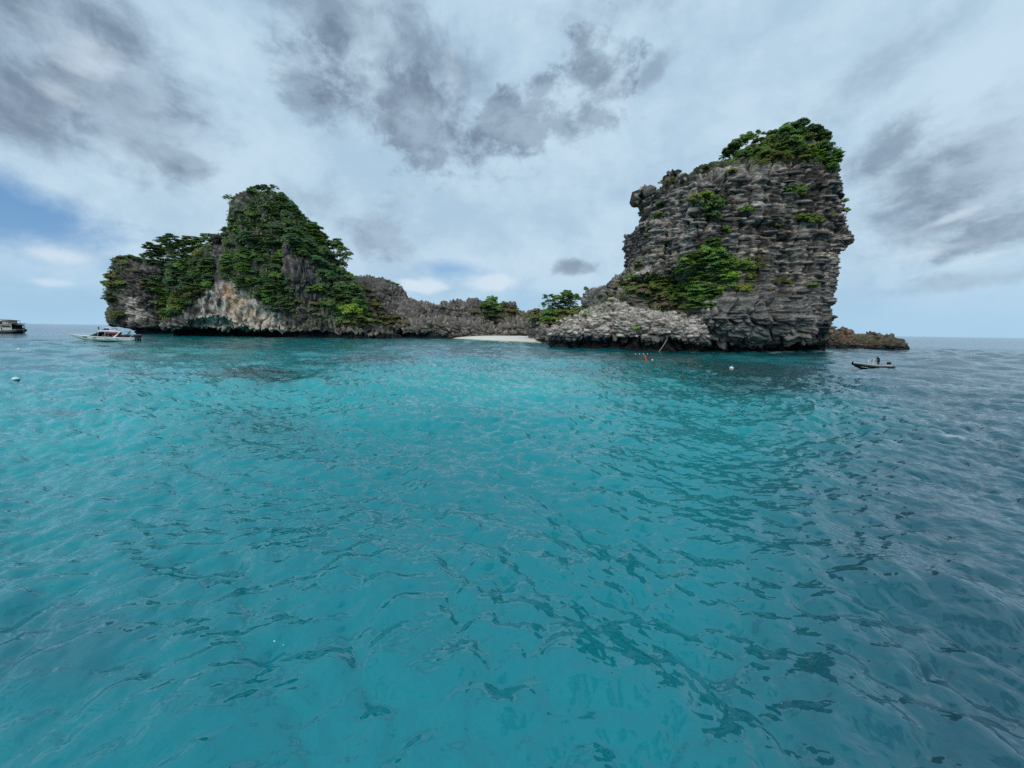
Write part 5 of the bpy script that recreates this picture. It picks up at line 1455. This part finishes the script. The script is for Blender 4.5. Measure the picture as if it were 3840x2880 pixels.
# ---- wooden tour boat at the left edge
def tour_boat():
    Ye = sea(40, 1250).y
    st = at(84, 1250, Ye); k = Ye / FPX
    t = empty('wooden_tour_boat', (st.x, Ye, 0), math.pi)
    tag(t, 'two deck wooden tour boat with black hull cut by the left edge', 'tour boat')
    L, B = 23.0, 5.2
    secs = []
    for i in range(25):
        u = i / 24; x = L * u
        b = B / 2 * (1 - abs(2 * u - 0.85) ** 3.2 * .55) * (1 if u < .86 else (1 - ((u - .86) / .14) ** 2 * .96))
        rise = .9 * (1 - min(1, u / .22)) ** 1.8 + 1.6 * max(0, (u - .65) / .35) ** 2
        s = 1.05 + rise * .62; kz = -.9 + 1.25 * (1 - min(1, u / .10)) + 1.5 * max(0, (u - .85) / .15) ** 2
        secs.append([(x - .5 * (1 - min(1, u / .1)), 0, kz), (x, b * .85, kz + (s - kz) * .4), (x, b, s), (x, -b, s), (x, -b * .85, kz + (s - kz) * .4)])
    part('hull', t, [loft(secs, True, True)], M_HULLBLK, True)
    for off, mt_, h_ in ((.55, M_PINKROOF, .10), (0.0, M_CREAMP, .14)):
        rk = []
        for s_ in secs:
            z = s_[2][2] - off; b = s_[2][1] * (1.0 if off == 0 else .985) + .05
            rk.append([(s_[2][0], b, z), (s_[2][0], b + .03, z + h_), (s_[2][0], -b - .03, z + h_), (s_[2][0], -b, z)])
        part('rubbing_strake', t, [loft(rk, True, True)], mt_)
    def sheer(x): return 1.1 + .56 * (1 - min(1, (x / L) / .22)) ** 1.8
    # lower cabin: framed openings, dark inside
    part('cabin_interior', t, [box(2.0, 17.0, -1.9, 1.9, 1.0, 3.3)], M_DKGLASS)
    for sg in (-1, 1):
        y = sg * 2.05
        part('cabin_wall', t, [box(x0, x1, y - .05, y + .05, z0, z1) for x0, x1, z0, z1 in ((1.3, 5.2, 1.35, 2.35), (5.7, 17.3, 1.15, 2.05), (1.3, 17.3, 3.05, 3.5), (5.7, 7.0, 2.05, 3.05))], M_CREAMP)
        for x in (1.35, 5.1, 5.8, 7.1, 8.1, 9.1, 10.1, 11.3, 12.5, 13.7, 14.9, 16.1, 17.2):
            part('window_post', t, [box(x, x + .22, y - .06, y + .06, 2.0, 3.1)], M_CREAMP)
    dk = [[(x, b, z - .08), (x, b, z + .08), (x, -b, z + .08), (x, -b, z - .08)] for x, b, z in ((.5, 2.15, 3.95), (2.5, 2.35, 3.72), (6, 2.4, 3.58), (12, 2.4, 3.55), (18, 2.3, 3.6), (20, 1.9, 3.7))]
    part('upper_deck', t, [loft(dk, True, True)], M_TEAK)
    part('deck_fascia', t, [loft([[(x, 2.42, z - .22), (x, 2.46, z + .02), (x, 2.40, z + .02), (x, 2.38, z - .22)] for x, z in ((.6, 3.90), (2.5, 3.68), (6, 3.54), (12, 3.5), (18, 3.56))])], M_CREAMP)
    part('upper_cabin', t, [box(3.2, 5.6, -1.5, 1.5, 3.66, 5.1), ], M_CREAMP)
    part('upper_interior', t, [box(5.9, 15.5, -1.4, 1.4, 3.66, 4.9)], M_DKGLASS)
    part('upper_rail', t, [box(5.6, 17.5, sg * 2.2 - .03, sg * 2.2 + .03, z, z + .07) for sg in (-1, 1) for z in (3.95, 4.25, 4.5)], M_TEAK)
    part('awning', t, [loft([[(x, 2.3, z), (x, 1.2, z + .16), (x, -1.2, z + .16), (x, -2.3, z), (x, -2.3, z - .10), (x, 2.3, z - .10)] for x, z in ((2.9, 5.15), (5.5, 5.38), (9, 5.55), (17.5, 5.55))])], M_PINKROOF)
    for x in (3.0, 5.5, 8, 10.5, 13, 15.5, 17.2):
        for sg in (-1, 1):
            part('awning_post', t, [tube([(x, sg * 2.2, 3.6), (x, sg * 2.2, 5.2 if x < 4 else 5.5)], [.05, .05], 6)], M_TEAK)
    part('rudder', t, [loft([[(x, -.06, z), (x, .06, z), (x + w_, .06, z), (x + w_, -.06, z)] for x, z, w_ in ((-.9, -.3, .45), (-1.0, .6, .42), (-.75, 1.35, .5))]), tube([(-.8, 0, 1.3), (-1.5, 0, 1.9), (-1.0, 0, 2.35), (-.3, 0, 2.1)], [.10, .13, .12, .08], 6)], M_TEAK)
    part('mast', t, [tube([(17.0, 0, 5.5), (17.0, 0, 9.0)], [.06, .03], 6), tube([(9.0, 0, 5.6), (9.0, 0, 8.2)], [.04, .02], 6), ], M_ALU)
    part('fender', t, [sphere((16, 2.75, .35), .32)], M_CREAMP, True)
tour_boat()

# ---- inflatable boat with a person
def rib():
    ye = sea(3274, 1380.5)
    L = 5.2; t = empty('inflatable_boat', (sea(3347, 1383).x, ye.y, -0.06), math.pi + R(3))
    t.rotation_euler = (0, R(-1.2), math.pi + R(3))
    tag(t, 'small grey and black inflatable boat with a white steering frame', 'inflatable boat')
    L = (sea(3347, 1382).x - at(3201, 1375, ye.y).x)
    B = 2.0; r_ = .20
    def path(sg):
        P_ = []
        for i in range(19):
            u = i / 18; x = -0.05 + L * u
            y = sg * (B / 2 - r_) * (1 - max(0, (u - .62) / .38) ** 2.2)
            z = .26 + .27 * max(0, (u - .45) / .55) ** 1.8
            P_.append((x, y, z))
        return P_
    for sg in (-1, 1):
        pth = path(sg); rr_ = [.05, .16] + [r_] * 15 + [r_ * .97, r_ * .9]
        part('tube', t, [tube(pth, rr_, 12)], M_BLACK, True)
        cov = [(x, y * .98, z + .075) for x, y, z in pth[2:]]
        part('tube_cover', t, [tube(cov, [r_ * .88] * len(cov), 12)], simple_mat('grey_tube_fabric', (.36, .40, .40), .6) if sg < 0 else bpy.data.materials['grey_tube_fabric'], True)
        part('grab_line', t, [tube([(x, y + sg * .235, z + .02 + .03 * math.sin(i * 1.6)) for i, (x, y, z) in enumerate(pth[3:-2])], [.012] * 14, 4)], M_ROPE)
    v = [(.2, -.7, .05), (L * .72, -.55, .05), (L * .93, 0, .25), (L * .72, .55, .05), (.2, .7, .05), (.2, 0, -.22), (L * .7, 0, -.22), (L * .96, 0, .18)]
    part('hull', t, [(v, [(0, 1, 6, 5), (1, 2, 7, 6), (2, 3, 6, 7), (3, 4, 5, 6), (0, 5, 4), (4, 3, 2, 1, 0)])], M_BLACK)
    part('floor', t, [box(.15, L * .75, -.66, .66, .07, .12)], M_ALU)
    part('transom', t, [box(.12, .20, -.62, .62, .05, .55)], M_ALU)
    x = L * .47
    fr = []
    for sg in (-1, 1):
        y = sg * .33
        fr += [tube([(x - .28, y, .12), (x - .30, y, 1.10), (x + .10, y, 1.14), (x + .26, y, .45), (x + .28, y, .12)], [.028] * 5, 6), tube([(x - .3, y, .70), (x + .18, y, .70)], [.022, .022], 6)]
    fr += [tube([(x - .30, -.33, 1.10), (x - .30, .33, 1.10)], [.028, .028], 6), tube([(x + .10, -.33, 1.14), (x + .10, .33, 1.14)], [.028, .028], 6), tube([(x - .29, -.33, .70), (x - .29, .33, .70)], [.022, .022], 6), tube([(x + .18, -.33, .70), (x + .18, .33, .70)], [.022, .022], 6)]
    part('steering_frame', t, fr, M_WHITE, True)
    part('console', t, [box(x - .2, x + .22, -.28, .28, .12, .52, .03)], M_WHITE)
    part('steering_wheel', t, [tube([(x - .36, .17 * math.cos(a), .92 + .17 * math.sin(a)) for a in [i * math.pi / 6 for i in range(13)]], [.016] * 13, 5)], M_BLACK)
    outboard(t, .02, 0, .22, .75)
    part('bow_handle', t, [tube([(L * .72, .45, .55), (L * .70, .40, .72), (L * .67, .36, .70)], [.03] * 3, 5)], M_BLACK)
    w_ = t.matrix_basis @ Vector((x - .82, 0, .11))
    h = dict(HELM)
    person((w_.x, w_.y, .10), math.pi + R(3), h, 'person in black standing at the wheel of the inflatable boat', None, M_SUIT, M_SUIT, size=.84)
rib()

# ---- buoys
def buoy(px, py, dia, label, two=True, tilt=0.1):
    c = sea(px, py)
    t = empty('mooring_buoy', (c.x, c.y, dia * .18)); tag(t, label, 'buoy', 'mooring buoys')
    t.rotation_euler = (tilt, tilt * .6, 0.4)
    part('upper_shell', t, [sphere((0, 0, 0), dia / 2, .85, 20, 8, 0.0 if two else -1.0, 1.0)], M_WHITE, True)
    if two: part('lower_shell', t, [sphere((0, 0, 0), dia / 2 * 1.0, .85, 20, 8, -1.0, 0.0)], M_BLACK, True)
    part('ring', t, [tube([(.05 * math.cos(a), 0, dia * .43 + .04 + .05 * math.sin(a)) for a in [i * math.pi / 5 for i in range(11)]], [.012] * 11, 5)], M_ALU)
buoy(60, 1427, .42, 'large white buoy with black underside, nearest one at the left edge', True, -.12)
buoy(72, 1312, .46, 'small white buoy further out at the left, below the tour boat', False)
buoy(1626, 1379, .50, 'white buoy with dark underside floating before the beach', True, .15)
buoy(2743, 1383, .46, 'white round buoy in the green water before the tower', False)
def marker():
    c = sea(2424, 1355)
    t = empty('marker_tube', (c.x, c.y, 0)); tag(t, 'orange inflatable diving marker leaning in the water below the pale shelf', 'marker buoy')
    d = Vector((-.32, 0, 1)).normalized()
    part('tube', t, [tube([d * -.2, d * -.05, d * .7, d * .86, d * .92], [.06, .10, .11, .08, .02], 10)], M_ORANGE, True)
    part('collar', t, [tube([d * .02, d * .08], [.115, .115], 10)], M_WHITE, True)
    q = sea(2446, 1351)
    f = part('float', None, [sphere((0, 0, .05), .14, .8, 12, 8)], M_WHITE, True); f.location = q; f.name = 'small_float'
    tag(f, 'small pale float just right of the orange marker', 'float', 'small floats')
marker()
for i, px in enumerate((2383, 2398, 2413, 2428, 2441)):
    q = sea(px, 1328.5 - i * .4)
    f = part('small_float', None, [sphere((0, 0, .02), .11, .8, 10, 6)], M_WHITE, True); f.location = q
    tag(f, 'tiny white float in the row under the pale shelf, ' + ('leftmost', 'second from left', 'middle one', 'fourth from left', 'rightmost')[i], 'float', 'small floats')

# ---- ropes from the overhangs down into the water
def rope(x0, y0, x1, y1, label, rad=.075, Y=None):
    w_ = sea(x1, y1)
    Yt = (Y or w_.y)
    top = at(x0, y0, Yt)
    pts = [Vector((w_.x, w_.y, -.3)).lerp(top, u) - Vector((0, 0, .25 * math.sin(u * math.pi))) for u in [i / 10 for i in range(11)]]
    o = part('mooring_rope', None, [tube([p_ - pts[0] for p_ in pts], [rad] * 11, 6)], M_ROPE, True)
    o.location = pts[0]
    tag(o, label, 'rope', 'mooring ropes hanging from the overhangs')
rope(508, 1211, 478, 1249, 'pale rope slanting from the far left overhang behind the speedboats', .10)
rope(806, 1240, 788, 1258, 'pale rope slanting from the lip of the low cave into the sea', .09)
rope(2502, 1272, 2464, 1320, 'pale rope slanting from the pale shelf into the green water', .075)

# ---- loose boulders
def boulder(px, py, r_, label, seed, mt_c, flat=.7):
    c = sea(px, py)
    v, f = sphere((0, 0, 0), 1.0, 1.0, 18, 12)
    V = np.array(v, np.float32)
    n = V / (np.linalg.norm(V, axis=1)[:, None] + 1e-6)
    a1, a2, idv = worley(V * 1.6 + seed * 3.1, seed)
    V = V * (0.82 + 0.25 * idv * sstep(a2 - a1, 0, .3) + 0.25 * fbm(V * 1.5 + seed, 3, seed))[:, None] * np.array([r_ * 1.3, r_, r_ * flat])
    col_ = np.tile(mt_c, (len(V), 1)) * (1 + .5 * fbm(V * 2 / r_, 3, seed)[:, None])
    me = mesh_np('boulder', V, np.array(f), True, np.clip(col_, 0, 1)); me.materials.append(M_ROCK)
    o = bpy.data.objects.new('boulder', me); COL.objects.link(o); o.location = (c.x, c.y, r_ * flat * .25)
    tag(o, label, 'boulder', 'wave washed boulders')
boulder(3340, 1309, 1.0, 'low black boulder awash below the tip of the brown spit', 401, WETB * 2, .55)
boulder(3381, 1313, .75, 'smaller black boulder awash, rightmost off the brown spit', 402, WETB * 2, .55)
for i, (px, py, r_, lab) in enumerate(((2060, 1291, 1.0, 'dark low boulder at the right end of the beach'), (2084, 1292, .8, 'small dark boulder beside the one at the beach end'), (2100, 1290, 1.2, 'knobbly brown boulder against the left end of the pale shelf'), (2036, 1287, .5, 'smallest dark stone on the right end of the sand'))):
    boulder(px, py, r_, lab, 410 + i, BROWN * .8, .6)
